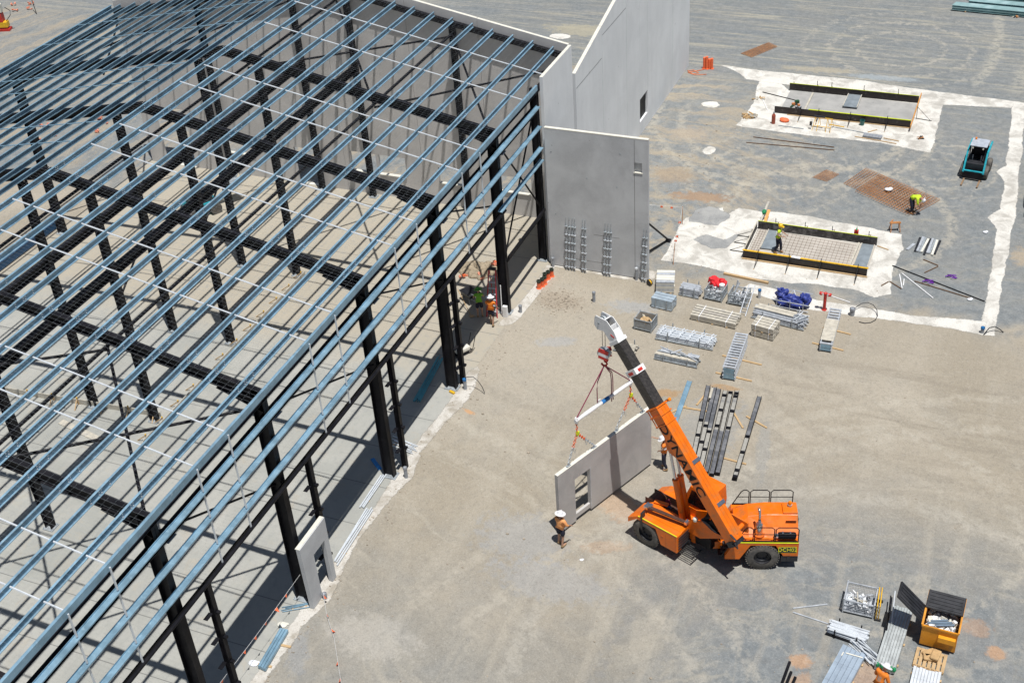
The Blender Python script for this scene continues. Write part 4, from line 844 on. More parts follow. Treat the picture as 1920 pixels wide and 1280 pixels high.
def crate(label, loc, rz, L, W, h, name='mesh_crate', m=galv_d, group=G1):
    t = thing(name, label, 'crate', (*loc, 0), rz, group); mb = MB()
    for x in (-L / 2, L / 2):
        for y in (-W / 2, W / 2): mb.box(x - .025, x + .025, y - .025, y + .025, 0, h + .08)
    for z in (.12, h):
        for y in (-W / 2, W / 2): mb.box(-L / 2, L / 2, y - .02, y + .02, z - .02, z + .02)
        for x in (-L / 2, L / 2): mb.box(x - .02, x + .02, -W / 2, W / 2, z - .02, z + .02)
    mb.box(-L / 2, L / 2, -W / 2, W / 2, .08, .1); mb.build('crate_frame', m, t)
    mb = MB(); n = int(L / .06)
    for i in range(n + 1):
        x = -L / 2 + L * i / n
        for y in (-W / 2, W / 2): mb.tube((x, y, .1), (x, y, h), .006, 4)
    n = int(W / .06)
    for i in range(n + 1):
        y = -W / 2 + W * i / n
        for x in (-L / 2, L / 2): mb.tube((x, y, .1), (x, y, h), .006, 4)
    for k in range(1, 7):
        z = .1 + (h - .1) * k / 7
        for y in (-W / 2, W / 2): mb.tube((-L / 2, y, z), (L / 2, y, z), .006, 4)
        for x in (-L / 2, L / 2): mb.tube((x, -W / 2, z), (x, W / 2, z), .006, 4)
    mb.build('mesh_side', m, t); return t
def junk(L, W, z0, z1, n, seed, s=(.25, .03)):
    q = random.Random(seed); mb = MB()
    for i in range(n):
        c = (q.uniform(-L / 2, L / 2) * .8, q.uniform(-W / 2, W / 2) * .8, q.uniform(z0, z1))
        mb.cbox(c, (q.uniform(.5, 1) * s[0], q.uniform(.6, 1.6) * s[1], q.uniform(.6, 1.4) * s[1]), (q.uniform(-.4, .4), q.uniform(-.5, .5), q.uniform(0, 6.28)), i % 3)
    return mb
def planks(label, loc, rz, L, W, nx, nz, th=.05, z0=.06, name='plank_stack', m=woodp, straps=(.2, .8), gap=.02, step=0.0, bear=True, m2=None, group=G1):
    t = thing(name, label, 'stack', (*loc, 0), rz, group); pw = W / nx
    mb = MB()
    for k in range(nz):
        for i in range(nx):
            y = -W / 2 + (i + .5) * pw; e = rn.uniform(-.02, .02) * (L / 2); c = rn.choice((0, 0, 1, 2))
            mb.box(-L / 2 + e, L / 2 + e, y - pw / 2 + gap / 2, y + pw / 2 - gap / 2, z0 + k * th, z0 + (k + 1) * th - .006, c)
    mb.build('planks', [m, m2 or woodg, m if m2 else woodp], t)
    zt_ = z0 + nz * th
    mb = MB()
    for f in straps:
        x = -L / 2 + L * f; mb.box(x - .02, x + .02, -W / 2 - .004, W / 2 + .004, zt_ - .004, zt_ + .006).box(x - .02, x + .02, -W / 2 - .008, -W / 2 - .002, z0, zt_).box(x - .02, x + .02, W / 2 + .002, W / 2 + .008, z0, zt_)
    if straps: mb.build('strap', strapw, t)
    if bear:
        mb = MB()
        for f in (.18, .5, .82): x = -L / 2 + L * f; mb.box(x - .05, x + .05, -W / 2, W / 2, 0, z0 - .004)
        mb.build('bearer', wood, t)
    return t
planks('squared stack of pale formwork boards standing next to the return panel', (-16.35, 55.95), 14, .98, 1.25, 5, 8, .085, straps=(), name='board_stack', m=cream, m2=alu)
rack('low rack of scaffold tubes beside the crate with the red bag', (-14.85, 55.7), -4, 1.15, .75, .52, .035, 3)
t = crate('mesh crate holding a red bag and white bucket', (-13.5, 55.85), -4, .95, .95, .62)
junk(.9, .9, .15, .55, 90, 5, (.22, .05)).build('fittings', [scrap, white, galv_d], t)
t = thing('red_bag', 'crumpled red fabric bag draped over the back of a mesh crate', 'bag', (-13.55, 56.3, 0), -4)
crumple([((-.22, .1, .6), (.34, .26, .34)), ((.25, .08, .58), (.30, .26, .3)), ((0, -.1, .56), (.3, .22, .2))], 8, .06).build('bag_body', redb, t)
t = thing('bucket', 'white plastic bucket in the crate below the red bag', 'bucket', (-13.2, 55.95, .42), 0); MB().lathe([(.12, 0), (.15, .34), (.155, .34), (.15, .36), (.001, .36)], (0, 0, 0), 18).build('bucket_body', white, t)
t = crate('mesh crate full of steel offcuts beside the leaning ladder frame', (-12.2, 55.75), -3, .95, .9, .62)
junk(.9, .85, .12, .6, 60, 8, (.3, .05)).build('offcuts', [scrap, galv_d, alu], t)
MB().bar((-.3, .3, .3), (-.2, .35, 1.1), .08, .05).bar((.1, .2, .3), (.3, .0, 1.0), .08, .05).bar((-.35, -.1, .3), (-.1, .3, 1.0), .1, .03).build('long_offcut', alu, t)
t = thing('leaning_frame', 'grey ladder frame leaning on the crate of steel offcuts', 'scaffold frame', (-11.6, 54.9, 0), 0)
mb = MB()
for dx in (-.16, .16): mb.tube((dx - .1, -.45, .03), (dx + .05, .9, 1.15), .03, 8)
for k in range(6): f = .1 + k * .16; y, z = -.45 + 1.35 * f, .03 + 1.12 * f; mb.tube((-.26 + .15 * f, y, z), (.06 + .15 * f, y, z), .02, 6)
mb.build('frame_tube', alu, t)
sblue = mat('blue_grey_steel', (.40, .48, .55), .45, .2, .15, 4, dirt=(.5, .55, .58))
planks('stack of blue grey steel planks in a low rack near the return panel', (-15.9, 54.15), -6, 1.18, .72, 3, 6, .095, .06, 'steel_plank_stack', sblue, (), .03, m2=sblue)
t = kids([o for o in COL.objects if o.name.startswith('steel_plank_stack')][0]); mb = MB(); base_frame(mb, 1.15, .76, .66); mb.build('rack_frame', galv_d, t[0].parent)
crate('weathered plywood lined crate holding cut timber blocks', (-16.25, 51.98), -6, .95, .8, .66)
t = [o for o in COL.objects if o.get('label', '').startswith('weathered plywood')][0]
MB().box(-.46, .46, -.39, -.375, .1, .63).box(-.46, .46, .375, .39, .1, .63).box(-.465, -.45, -.38, .38, .1, .63).box(.45, .465, -.38, .38, .1, .63).build('plywood_side', woodg, t)
junk(.8, .6, .35, .5, 12, 3, (.5, .1)).build('timber_blocks', [wood, woodp, wood], t)
planks('long strapped stack of grey scaffold planks', (-12.95, 53.75), -5, 2.45, 1.12, 5, 6, .05, straps=(.2, .8), gap=.06)
planks('lower bundle of the short two tier plank stack', (-10.2, 53.2), -9, 1.2, .98, 4, 6, .05, straps=(.2, .8), gap=.04, bear=False)
t = planks('upper bundle of the short two tier plank stack', (-10.2, 53.2), -9, 1.2, .98, 4, 6, .05, straps=(.2, .8), gap=.04); t.location.z = .37
rack('long rack of mixed scaffold tubes and planks behind the two tier stack', (-9.75, 54.6), -8, 2.9, .85, .45, .03, 11, keep=.8)
t = [o for o in COL.objects if o.get('label', '').startswith('long rack of mixed')][0]
mb = MB().box(-1.4, .7, -.05, .18, .46, .5).box(-1.3, .8, .2, .42, .46, .5, 0); mb.build('planks', woodp, t); junk(.6, .8, .3, .6, 30, 4, (.5, .04)).build('loose_tubes', [alu, galv_d, alu], t).location.x = 1.1
t = thing('tarpaulin_bundle', 'dark blue tarpaulins bundled in a scaffold frame behind the long tube rack', 'tarpaulin', (-9.45, 56.1, 0), -3, G1)
mb = crumple([((0, 0, .3), (.85, .40, .36)), ((-.62, .12, .55), (.34, .3, .42)), ((.66, .12, .5), (.36, .3, .4)), ((.05, -.05, .48), (.5, .32, .3))], 3, .07)
mb.build('tarpaulin', bluet, t)
mb = MB()
for y, z in ((-.42, .12), (-.42, .5), (.4, .75)): mb.tube((-1.0, y, z), (1.0, y, z), .025, 6)
for x in (-.7, 0, .7): mb.tube((x, -.42, 0), (x, -.42, .62), .022, 6)
mb.tube((-.6, -.45, .1), (0, .3, .85), .02, 6).tube((.6, -.45, .1), (0, .3, .85), .02, 6); mb.build('frame_tube', alu, t)
t = rack('wide rack stacked with galvanised scaffold frames', (-13.9, 51.4), -2, 3.1, .85, .34, .028, 17, galv_d, galv_w, 'frame_rack', .3)
mb = MB()
for k in range(6):
    x = -1.35 + k * .52
    for yy in (-.3, 0, .3): mb.bar((x, yy - .12, .40), (x + .1, yy + .16, .44), .05, .05)
    mb.tube((x - .1, -.42, .42), (x + .25, .42, .43), .025, 6)
for y in (-.38, -.2, 0, .2, .38): mb.tube((-1.5, y, .40), (1.5, y + .02, .41), .022, 6)
mb.build('scaffold_frame', galv_w, t)
t = rack('rack of scaffold braces and planks nearest the crane boom', (-13.85, 49.6), -3, 2.3, .62, .32, .03, 19, galv_d, galv_d, 'brace_rack', .14)
mb = MB().box(-1.1, 1.05, -.25, -.05, .34, .38, 1).bar((-1.0, .3, .45), (.2, -.1, .5), .06, .04).bar((.1, .15, .5), (1.1, -.2, .42), .06, .04).bar((-.3, -.1, .48), (.15, .3, .55), .08, .03).box(-.9, -.4, 0, .25, .36, .42).box(.5, 1.1, .05, .3, .36, .42); mb.build('loose_braces', [alu, woodp], t)
rack('small rack of timber planks behind the boom head', (-16.6, 49.75), -4, 1.2, .7, .3, .05, 23, galv_d, woodp, 'timber_rack', .2, 1.0)
def stair_stack(label, loc, rz, L, W, h, covered=False):
    t = thing('ladder_beam_stack', label, 'beam stack', (*loc, 0), rz, G1); mb = MB()
    for k in range(3):
        z = .08 + k * (h - .08) / 3
        for y in (-W / 2 + .04, W / 2 - .04):
            mb.bar((-L / 2, y, z + .03), (L / 2, y, z + .03), .05, .05); mb.bar((-L / 2, y, z + h * .27), (L / 2, y, z + h * .27), .05, .05)
            for i in range(13): x = -L / 2 + .1 + (L - .2) * i / 12; mb.bar((x, y, z + .03), (x + .12 * (1 if i % 2 else -1), y, z + h * .27), .03, .03, (0, 1, 0))
    mb.build('ladder_beam', alu, t)
    mb = MB(); n = 14
    for i in range(n):
        x = -L / 2 + .08 + (L - .16) * i / (n - 1)
        if not (covered and -L / 2 + .3 < x < L * .18): mb.box(x - .055, x + .055, -W / 2, W / 2, h - .04, h + .01)
        mb.box(x - .02, x + .02, -W / 2, W / 2, .3, .33)
    mb.build('rungs', alu, t)
    MB().box(-L / 2 + .02, -L / 2 + .04, -W / 2 + .05, W / 2 - .05, .1, h * .45).box(-L / 2 + .02, -L / 2 + .04, -W / 2 + .05, W / 2 - .05, h * .5, h * .9).build('end_plate', galv, t)
    if covered: MB().box(-L / 2 + .32, L * .18, -W / 2 - .01, W / 2 + .01, h - .02, h + .02).build('plywood_sheet', woodp, t)
    return t
stair_stack('stack of aluminium ladder beams lying open on timber bearers', (-11.05, 50.3), 92, 3.05, .66, .8)
stair_stack('stack of ladder beams half covered by a pale plywood sheet', (-7.05, 54.15), 92, 3.3, .62, .52, True)
def stick(name, label, cat, a, b, w_=.09, h=.05, z=.0, m=wood, group=None):
    a, b = Vector((a[0], a[1], 0)), Vector((b[0], b[1], 0)); c = (a + b) / 2; l = (b - a).length
    t = MB().box(-l / 2, l / 2, -w_ / 2, w_ / 2, 0, h).build(name, m); t.location = (c.x, c.y, z); t.rotation_euler = (0, 0, math.atan2(b.y - a.y, b.x - a.x)); return tag(t, label, cat, group)
GB = 'timber bearers on the ground'
for a, b, l in (((-11.75, 49.2), (-9.9, 49.05), 'timber bearer under the near end of the open ladder stack'), ((-11.8, 50.7), (-9.75, 50.5), 'timber bearer under the middle of the open ladder stack'), ((-7.75, 53.1), (-6.15, 52.9), 'timber bearer under the near end of the plywood covered stack'), ((-7.5, 54.6), (-6.05, 54.4), 'timber bearer under the middle of the plywood covered stack'),
                ((-13.0, 45.45), (-12.4, 46.2), 'dark short timber under the blue channel beside the boom'), ((-12.45, 46.05), (-11.3, 46.1), 'pale timber between the blue channel and the black beams'), ((-10.15, 46.4), (-9.45, 45.4), 'pale timber lying askew right of the black beam row'), ((-9.5, 46.3), (-8.4, 45.75), 'timber under the far part of the lone black beam'), ((-9.85, 43.05), (-8.7, 42.95), 'timber between the beam row and the near end of the lone beam'), ((-11.95, 46.4), (-11.75, 47.5), 'thin rusty timber beside the left black beam')):
    stick('timber_bearer', l, 'timber', a, b, .09, .055, 0, wood, GB)
stick('timber_beam', 'long pale timber lying between the mesh crates and the near formwork', 'timber', (-13.65, 58.15), (-11.1, 57.9), .14, .12, 0, wood)
# steel members laid out behind the boom
t = thing('channel_beam', 'light blue galvanised channel lying on timber left of the black beams', 'steel beam', (-12.6, 46.2, .056), 0)
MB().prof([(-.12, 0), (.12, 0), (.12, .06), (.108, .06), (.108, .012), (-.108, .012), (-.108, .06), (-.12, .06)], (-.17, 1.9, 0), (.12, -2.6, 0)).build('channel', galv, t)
web_pale = mat('pale_steel_web', (.34, .33, .30), .8, 0, .12, 6, dirt=(.2, .2, .2), dscale=2)  # two web tones, one pale and one dark half per beam
web_dark = mat('dark_steel_web', (.17, .175, .19), .4, .2, .25, 3, dirt=(.26, .26, .26), dscale=3)
GS = 'black steel beams laid on timbers'
def steel_beam(label, top, bot, cl, half, pale):
    a, b = Vector((*top, 0)), Vector((*bot, 0)); t = thing('steel_beam', label, 'steel beam', (a.x, a.y, .06), math.degrees(math.atan2(b.y - a.y, b.x - a.x)), GS); l = (b - a).length
    MB().prof([(-.105, 0), (.105, 0), (.105, .2), (.092, .2), (.092, .14), (-.092, .14), (-.092, .2), (-.105, .2)], (0, 0, 0), (l, 0, 0)).build('beam_body', black, t)
    x = l * half; mb = MB().box(.02, x, -.09, .09, .142, .155, 0 if pale[0] else 1).box(x, l - .02, -.09, .09, .142, .155, 0 if pale[1] else 1); mb.build('beam_web', [web_pale, web_dark], t)
    for f in cl: MB().box(l * f - .08, l * f + .08, -.09, .09, .157, .21).build('cleat', black, t)
for args in (('leftmost black beam of the row with two cleats near its lower half', (-11.77, 47.85), (-11.05, 42.6), (.52, .73), .5, (0, 1)), ('second black beam with a pale plank lying across it', (-11.44, 47.8), (-10.80, 42.4), (.56, .78), .5, (0, 1)),
             ('third beam of the row with a plain dark upper half', (-11.22, 47.75), (-10.52, 41.9), (.57, .79), .52, (0, 1)), ('fourth beam of the row with three cleats on its upper half', (-10.88, 47.7), (-10.22, 41.7), (.07, .26, .46), .5, (1, 0)),
             ('fifth beam of the row with a clean pale upper web', (-10.62, 47.7), (-9.95, 41.65), (.02,), .5, (1, 0)), ('rightmost beam of the row capped with white paint', (-10.35, 47.85), (-9.72, 41.8), (.04, .08, .27, .48), .5, (1, 0)), ('lone black beam lying apart to the right of the row', (-9.22, 47.75), (-8.92, 41.7), (.52, .71, .92, .99), .5, (0, 1))): steel_beam(*args)
stick('loose_plank', 'short pale plank resting on the second black beam', 'timber', (-11.5, 47.6), (-11.42, 46.8), .1, .04, .27, woodp)
t = thing('fire_hydrant', 'red twin outlet hydrant standing beside the plywood covered stack', 'hydrant', (-7.76, 56.25, 0), -4)
MB().tube((0, 0, 0), (0, 0, .95), .085, 14).lathe([(.13, 0), (.13, .05), (.09, .06)], (0, 0, 0), 14).build('standpipe', red, t)
mb = MB().tube((-.28, 0, 1.02), (.28, 0, 1.02), .06, 10).sph((0, 0, 1.03), .1, 12)
for x in (-.28, .28): mb.lathe([(.09, -.03), (.09, .03)], (x, -.02, 1.02), 12, 'X').tube((x * .75, -.12, 1.0), (x * .75, .1, 1.0), .05, 8)
mb.build('valve_head', red, t); MB().lathe([(.07, -.01), (.07, .01)], (-.14, -.08, 1.02), 10, 'Y').lathe([(.07, -.01), (.07, .01)], (.16, -.08, 1.02), 10, 'Y').build('outlet_cap', white, t)
GP = 'pipe stubs rising from the ground'
def stub(label, loc, h=.5, r=.07, m=greyp, cap=None):
    t = thing('pipe_stub', label, 'pipe', (*loc, 0), 0, GP); MB().lathe([(r, 0), (r, h), (r * .8, h), (r * .8, h - .1), (.001, h - .1)], (0, 0, 0), 14).build('pipe', m, t)
    MB().lathe([(r * 1.02, h - .1), (r * 1.18, h - .1), (r * 1.18, h - .0), (r * 1.02, h - .0)], (0, 0, 0), 14).build('collar', cap or m, t); return t
stub('grey pipe stub standing alone in front of the return panel', (-19.65, 53.5), .62, .085)
stub('grey pipe stub against the left edge of the return panel', (-23.05, 56.2), .6, .08)
stub('grey pipe stub against the right part of the return panel', (-18.1, 56.22), .8, .075, greyp, galv_w)
stub('grey pipe stub on the mortar path beside the ladder column', (-23.1, 51.35), .45, .085)
stub('grey pipe stub with a black hose looping from it at a column foot', (-23.2, 44.2), .65, .085, greyp, blue)
stub('grey pipe stub by the second column from the doorway panel', (-23.1, 37.3), .62, .085)
stub('short grey pipe stub at the foot of the doorway panel', (-23.0, 29.5), .3, .09)
stub('blue topped pipe stub behind the leaning ladder frame', (-11.25, 56.4), .55, .08, alu, blue)
stub('wide grey pipe stub near the plywood covered stack', (-6.3, 56.2), .42, .13)
stub('small blue grey pipe stub at the corner of the white trench', (.15, 56.5), .35, .09, greyp, blue)
def hose(label, pts, r=.02, m=blackp, name='hose', cat='hose'):
    b = Vector(pts[0]); o = MB().path([Vector(p) - b for p in pts], r, 7).build(name, m, smooth=True); o.location = b; return tag(o, label, cat)
hose('black hose arching from a pipe stub at the column foot', [(-23.2, 44.2, .6), (-23.1, 44.3, .72), (-22.8, 44.4, .72), (-22.5, 44.3, .6), (-22.25, 44.2, .35), (-22.1, 44.1, .08)], .018)
hose('black conduit looping out of the wide grey stub', [(-6.25, 56.2, .4)] + [(-5.65 + .62 * math.cos(t), 56.35 + .75 * math.sin(t), .30 * max(0, math.sin(t)) + .03) for t in (2.6, 2.1, 1.6, 1.1, .6, .1, -.4, -.9, -1.4, -1.9)], .02)
hose('black conduit curving from the trench corner stub', [(.25, 56.3, .05), (.45, 56.6, .3), (.7, 56.8, .3), (.95, 56.85, .15), (1.15, 56.8, .03)], .025)
GD = 'scaffold standards leaning on the return panel'
def standard():
    t = thing('scaffold_standard', 'x', 'scaffold tube', (-22, 56.07, 0), 0, GD); l = 3.05; a = .085
    MB().tube((0, 0, 0), (0, math.sin(a) * l, math.cos(a) * l), .026, 8).tube((0, math.sin(a) * l, math.cos(a) * l), (0, math.sin(a) * (l + .25), math.cos(a) * (l + .25)), .018, 6).build('tube', galv_d, t)
    for k in range(6): z = .25 + k * .5; MB().lathe([(.03, -.012), (.075, -.012), (.075, .012), (.03, .012)], (0, math.sin(a) * z, math.cos(a) * z), 8).build('rosette', galv_d if k % 2 else alu, t)
    return t
st = standard(); ks = 0
for bx_, n, nm in ((-22.2, 4, 'four'), (-21.22, 2, 'middle pair'), (-19.95, 3, 'three'), (-17.72, 2, 'right pair')):
    for i in range(n):
        pos_ = ['first', 'second', 'third', 'fourth'][i]; lb = 'galvanised scaffold standard, %s from left in the %s leaning on the return panel' % (pos_, {'four': 'bundle of four', 'middle pair': 'pair beside it', 'three': 'bundle of three', 'right pair': 'rightmost pair'}[nm])
        x = bx_ + i * .17; L_ = (x, 56.08 - .02 * (i % 2), 0); rz = rn.uniform(-8, 8)
        if ks == 0: st.location = L_; st.rotation_euler = (0, 0, R(rz)); st['label'] = lb
        else: dup(st, L_, rz, lb)
        ks += 1
t = thing('tape_reel', 'yellow and black reel on the ground below the rightmost scaffold standards', 'reel', (-17.25, 55.9, .18), 60); MB().lathe([(.09, -.08), (.18, -.08), (.18, -.05), (.11, -.05), (.11, .05), (.18, .05), (.18, .08), (.09, .08)], (0, 0, 0), 16, 'X').build('reel_body', blackp, t); MB().lathe([(.11, -.05), (.15, -.05), (.15, .05), (.11, .05)], (0, 0, 0), 14, 'X').build('reel_tape', yel, t)
# ------------------------------------------------------------------ slab formwork and its tools
def stake(t, x, y, s, h=.75):
    o = MB().bar((x, y, 0), (x, y, h), .035, .035).bar((x, y, .06), (x, y - s * .9, .02), .03, .03).bar((x, y, h * .7), (x, y - s * .85, .05), .025, .025); o.build('stake', black, t, world=True)
    MB().box(x - .03, x + .03, y - s * .95 - .03, y - s * .95 + .03, 0, .02).build('stake_foot', wood, t, world=True)
f1 = thing('slab_formwork', 'near rectangular formwork with yellow edged boards around rusty mesh', 'formwork', (-9.6, 61.8, 0))
MB().box(-13.05, -6.2, 60.13, 60.16, .04, .5).build('form_board', ply, f1, world=True); MB().box(-13.1, -6.15, 60.1, 60.2, .502, .545).build('edge_batten', yel, f1, world=True); MB().box(-13.1, -6.15, 59.98, 60.06, .005, .07).build('kicker', wood, f1, world=True)
MB().box(-13.0, -6.2, 63.52, 63.55, .01, .52).build('form_board', plyw, f1, world=True); MB().box(-13.0, -6.2, 63.515, 63.555, .522, .54).build('edge_batten', yelg, f1, world=True)
MB().box(-13.07, -13.04, 60.2, 63.5, .02, .48).build('form_board', plyw, f1, world=True); MB().box(-13.09, -13.02, 60.2, 63.5, .482, .5).build('edge_batten', woodp, f1, world=True)
for x in (-12.2, -10.45, -8.7, -6.7): stake(f1, x, 60.06, 1)
for x in (-12.0, -10.3, -8.75, -6.7): stake(f1, x, 63.62, -1, .8)
for y in (60.7, 61.6, 62.4): MB().bar((-13.1, y, 0), (-13.1, y, .6), .03, .03).bar((-13.1, y, .04), (-13.95, y, .04), .03, .03).bar((-13.1, y, .45), (-13.9, y, .06), .02, .02).build('stake', black, f1, world=True)
f2 = thing('slab_formwork', 'far rectangular formwork with black boards and an orange end plank', 'formwork', (-10.8, 80.8, 0))
MB().box(-15.5, -6.5, 78.98, 79.01, .02, .5).build('form_board', ply, f2, world=True); MB().box(-13.2, -6.5, 78.96, 79.03, .502, .54).build('edge_batten', yelg, f2, world=True); MB().box(-14.6, -6.5, 78.84, 78.9, .005, .05).build('kicker', wood, f2, world=True)
MB().box(-15.3, -6.5, 82.86, 82.89, .02, .52).build('form_board', ply, f2, world=True); MB().box(-15.3, -6.5, 82.855, 82.895, .522, .54).build('edge_batten', yelg, f2, world=True)
MB().box(-6.46, -6.40, 78.3, 83.5, .3, .5).build('end_plank', mat('orange_timber', (.62, .30, .08), .7, 0, .15, 4), f2, world=True)
for x in (-13.7, -12.5, -10.4, -8.0): stake(f2, x, 78.92, 1, .7)
for x in (-13.4, -12.4, -10.2, -7.9): stake(f2, x, 82.95, -1, .85)
MB().bar((-6.3, 80.4, 0), (-6.3, 80.4, .95), .03, .03).bar((-6.3, 80.4, .05), (-5.3, 80.3, .03), .03, .03).bar((-6.3, 80.4, .85), (-5.4, 80.3, .05), .02, .02).build('stake', black, f2, world=True)
rustd = mat('dark_rusty_bar', (.14, .085, .05), .8, 0, .25, 7)
def mesh_mat(label, pts, nx, ny, z=.03, r=.008, name='reinforcing_mesh', m=rust, group='rusty reinforcing mesh sheets'):
    A, B, C_, D = [Vector((p[0], p[1], z)) for p in pts]; o = (A + C_) / 2; o.z = 0; mb = MB()
    for i in range(nx + 1): f = i / nx; mb.tube(A.lerp(B, f) - o, D.lerp(C_, f) - o, r, 4)
    for i in range(ny + 1): f = i / ny; mb.tube(A.lerp(D, f) - o + Vector((0, 0, 2 * r)), B.lerp(C_, f) - o + Vector((0, 0, 2 * r)), r, 4)
    q = mb.build(name, m); q.location = o; return tag(q, label, 'reinforcing mesh', group)
mesh_mat('rusty mesh laid inside the near formwork floor', [(-11.4, 60.25), (-7.2, 60.25), (-7.2, 63.1), (-11.4, 63.4)], 18, 10, .05, .007, m=rustd)
mesh_mat('narrow rusty mesh at the left end inside the near formwork', [(-12.95, 60.3), (-12.35, 60.3), (-12.35, 63.4), (-12.95, 63.4)], 4, 12, .05, .007, m=rustd)
mesh_mat('large rusty mesh stack under the bending worker', [(-9.24, 70.2), (-4.75, 67.5), (-3.5, 69.7), (-8.3, 72.5)], 26, 14, .05, .013)
mesh_mat('top sheet shifted across the large rusty mesh stack', [(-8.4, 69.3), (-5.0, 67.3), (-4.0, 69.5), (-7.3, 71.8)], 20, 12, .10, .012)
mesh_mat('small rusty mesh piece left of the large mesh stack', [(-11.2, 70.5), (-10.3, 70.2), (-9.75, 71.3), (-10.6, 71.7)], 9, 8, .03, .012)
mesh_mat('distant rusty mesh piece beyond the white trench', [(-20.1, 88.3), (-19.2, 87.8), (-17.8, 90.2), (-18.6, 90.8)], 8, 14, .03, .016)
for P, lb in (([(-12.34, 63.4), (-11.5, 63.4), (-11.5, 61.35), (-12.34, 61.3)], 'grey steel sheet behind the yellow helmet worker'), ([(-7.0, 63.35), (-6.3, 63.35), (-6.3, 60.9), (-7.05, 60.95)], 'pale grey sheet at the right end of the near formwork'), ([(-11.2, 83.0), (-10.3, 83.0), (-10.28, 80.85), (-11.22, 80.85)], 'grey framed panel lying across the far formwork')):
    cx, cy = sum(p[0] for p in P) / 4, sum(p[1] for p in P) / 4; t = thing('steel_sheet', lb, 'sheet', (cx, cy, .06 if cy < 70 else .12), 0, 'grey sheets in the formwork')
    MB().poly([(p[0] - cx, p[1] - cy) for p in P], 0, .05).build('sheet_plate', mat('sheet_grey', (.27, .31, .34), .45, .2, .12, 2), t)
    mb = MB()
    for sx in (0, 1): mb.bar(Vector((P[sx][0] - cx, P[sx][1] - cy, .07)), Vector((P[3 - sx][0] - cx, P[3 - sx][1] - cy, .07)), .05, .05)
    mb.build('sheet_rail', woodp, t)
stick('screed_board', 'white screed board lying across the far formwork end', 'board', (-13.6, 82.7), (-13.6, 79.3), .12, .06, .03, woodp)
stick('screed_board', 'white screed board at the right end of the near formwork', 'board', (-7.15, 63.3), (-7.25, 60.5), .1, .06, .12, woodp)
stick('paper_sheet', 'white paper sheet draped on the front batten of the near formwork', 'paper', (-10.35, 60.15), (-9.85, 60.13), .2, .012, .546, paper)
Gt = 'tools around the slab formwork'
def cone_tool(name, label, cat, loc, prof_, m, n=14, rz=0):
    o = MB().lathe(prof_, (0, 0, 0), n).build(name, m); o.location = loc; return tag(o, label, cat, Gt)
t = thing('gas_bottle', 'rusty red gas bottle standing before the far formwork', 'gas bottle', (-15.2, 77.35, 0), 0, Gt); MB().lathe([(.12, 0), (.13, .05), (.13, .6), (.06, .72), (.05, .75)], (0, 0, 0), 14).build('bottle', mat('bottle_red', (.30, .06, .03), .5, 0, .2, 6), t); MB().lathe([(.05, .75), (.06, .85), (.001, .87)], (0, 0, 0), 10).build('valve', galv_d, t)
t = thing('fuel_can', 'red fuel can standing on the back stake of the near formwork', 'fuel can', (-7.45, 64.0, 0), 0, Gt); MB().box(-.12, .12, -.09, .09, .1, .55).build('can_body', red, t, bevel=.03); MB().box(-.04, .04, -.09, .09, .56, .6).tube((0, .05, .6), (0, .12, .7), .02, 6).build('can_spout', greeng, t)
o = MB().sph((0, 0, .1), (.32, .24, .14), 12).sph((-.15, .05, .13), (.2, .16, .12), 10).build('orange_bag', orm, smooth=True); o.location = (-14.55, 77.85, 0); tag(o, 'flat orange bag on the blinding left of the trestle', 'bag', Gt)
t = thing('trestle', 'thin yellow trestle with clamps standing in front of the far formwork', 'trestle', (-11.9, 77.4, 0), -5, Gt); mb = MB()
for x in (-.6, -.3, .3, .6): mb.tube((x, -.5, 0), (x * .9, .0, .8), .018, 6).tube((x, .5, 0), (x * .9, .0, .8), .018, 6)
mb.tube((-.6, 0, .8), (.6, 0, .8), .02, 6).tube((-.55, -.3, .3), (.55, -.3, .3), .02, 6); mb.build('trestle_leg', yel, t); MB().box(-.65, .1, -.06, .06, .8, .88).cbox((-.75, -.3, .4), (.14, .14, .25)).build('trestle_clamp', blackp, t)
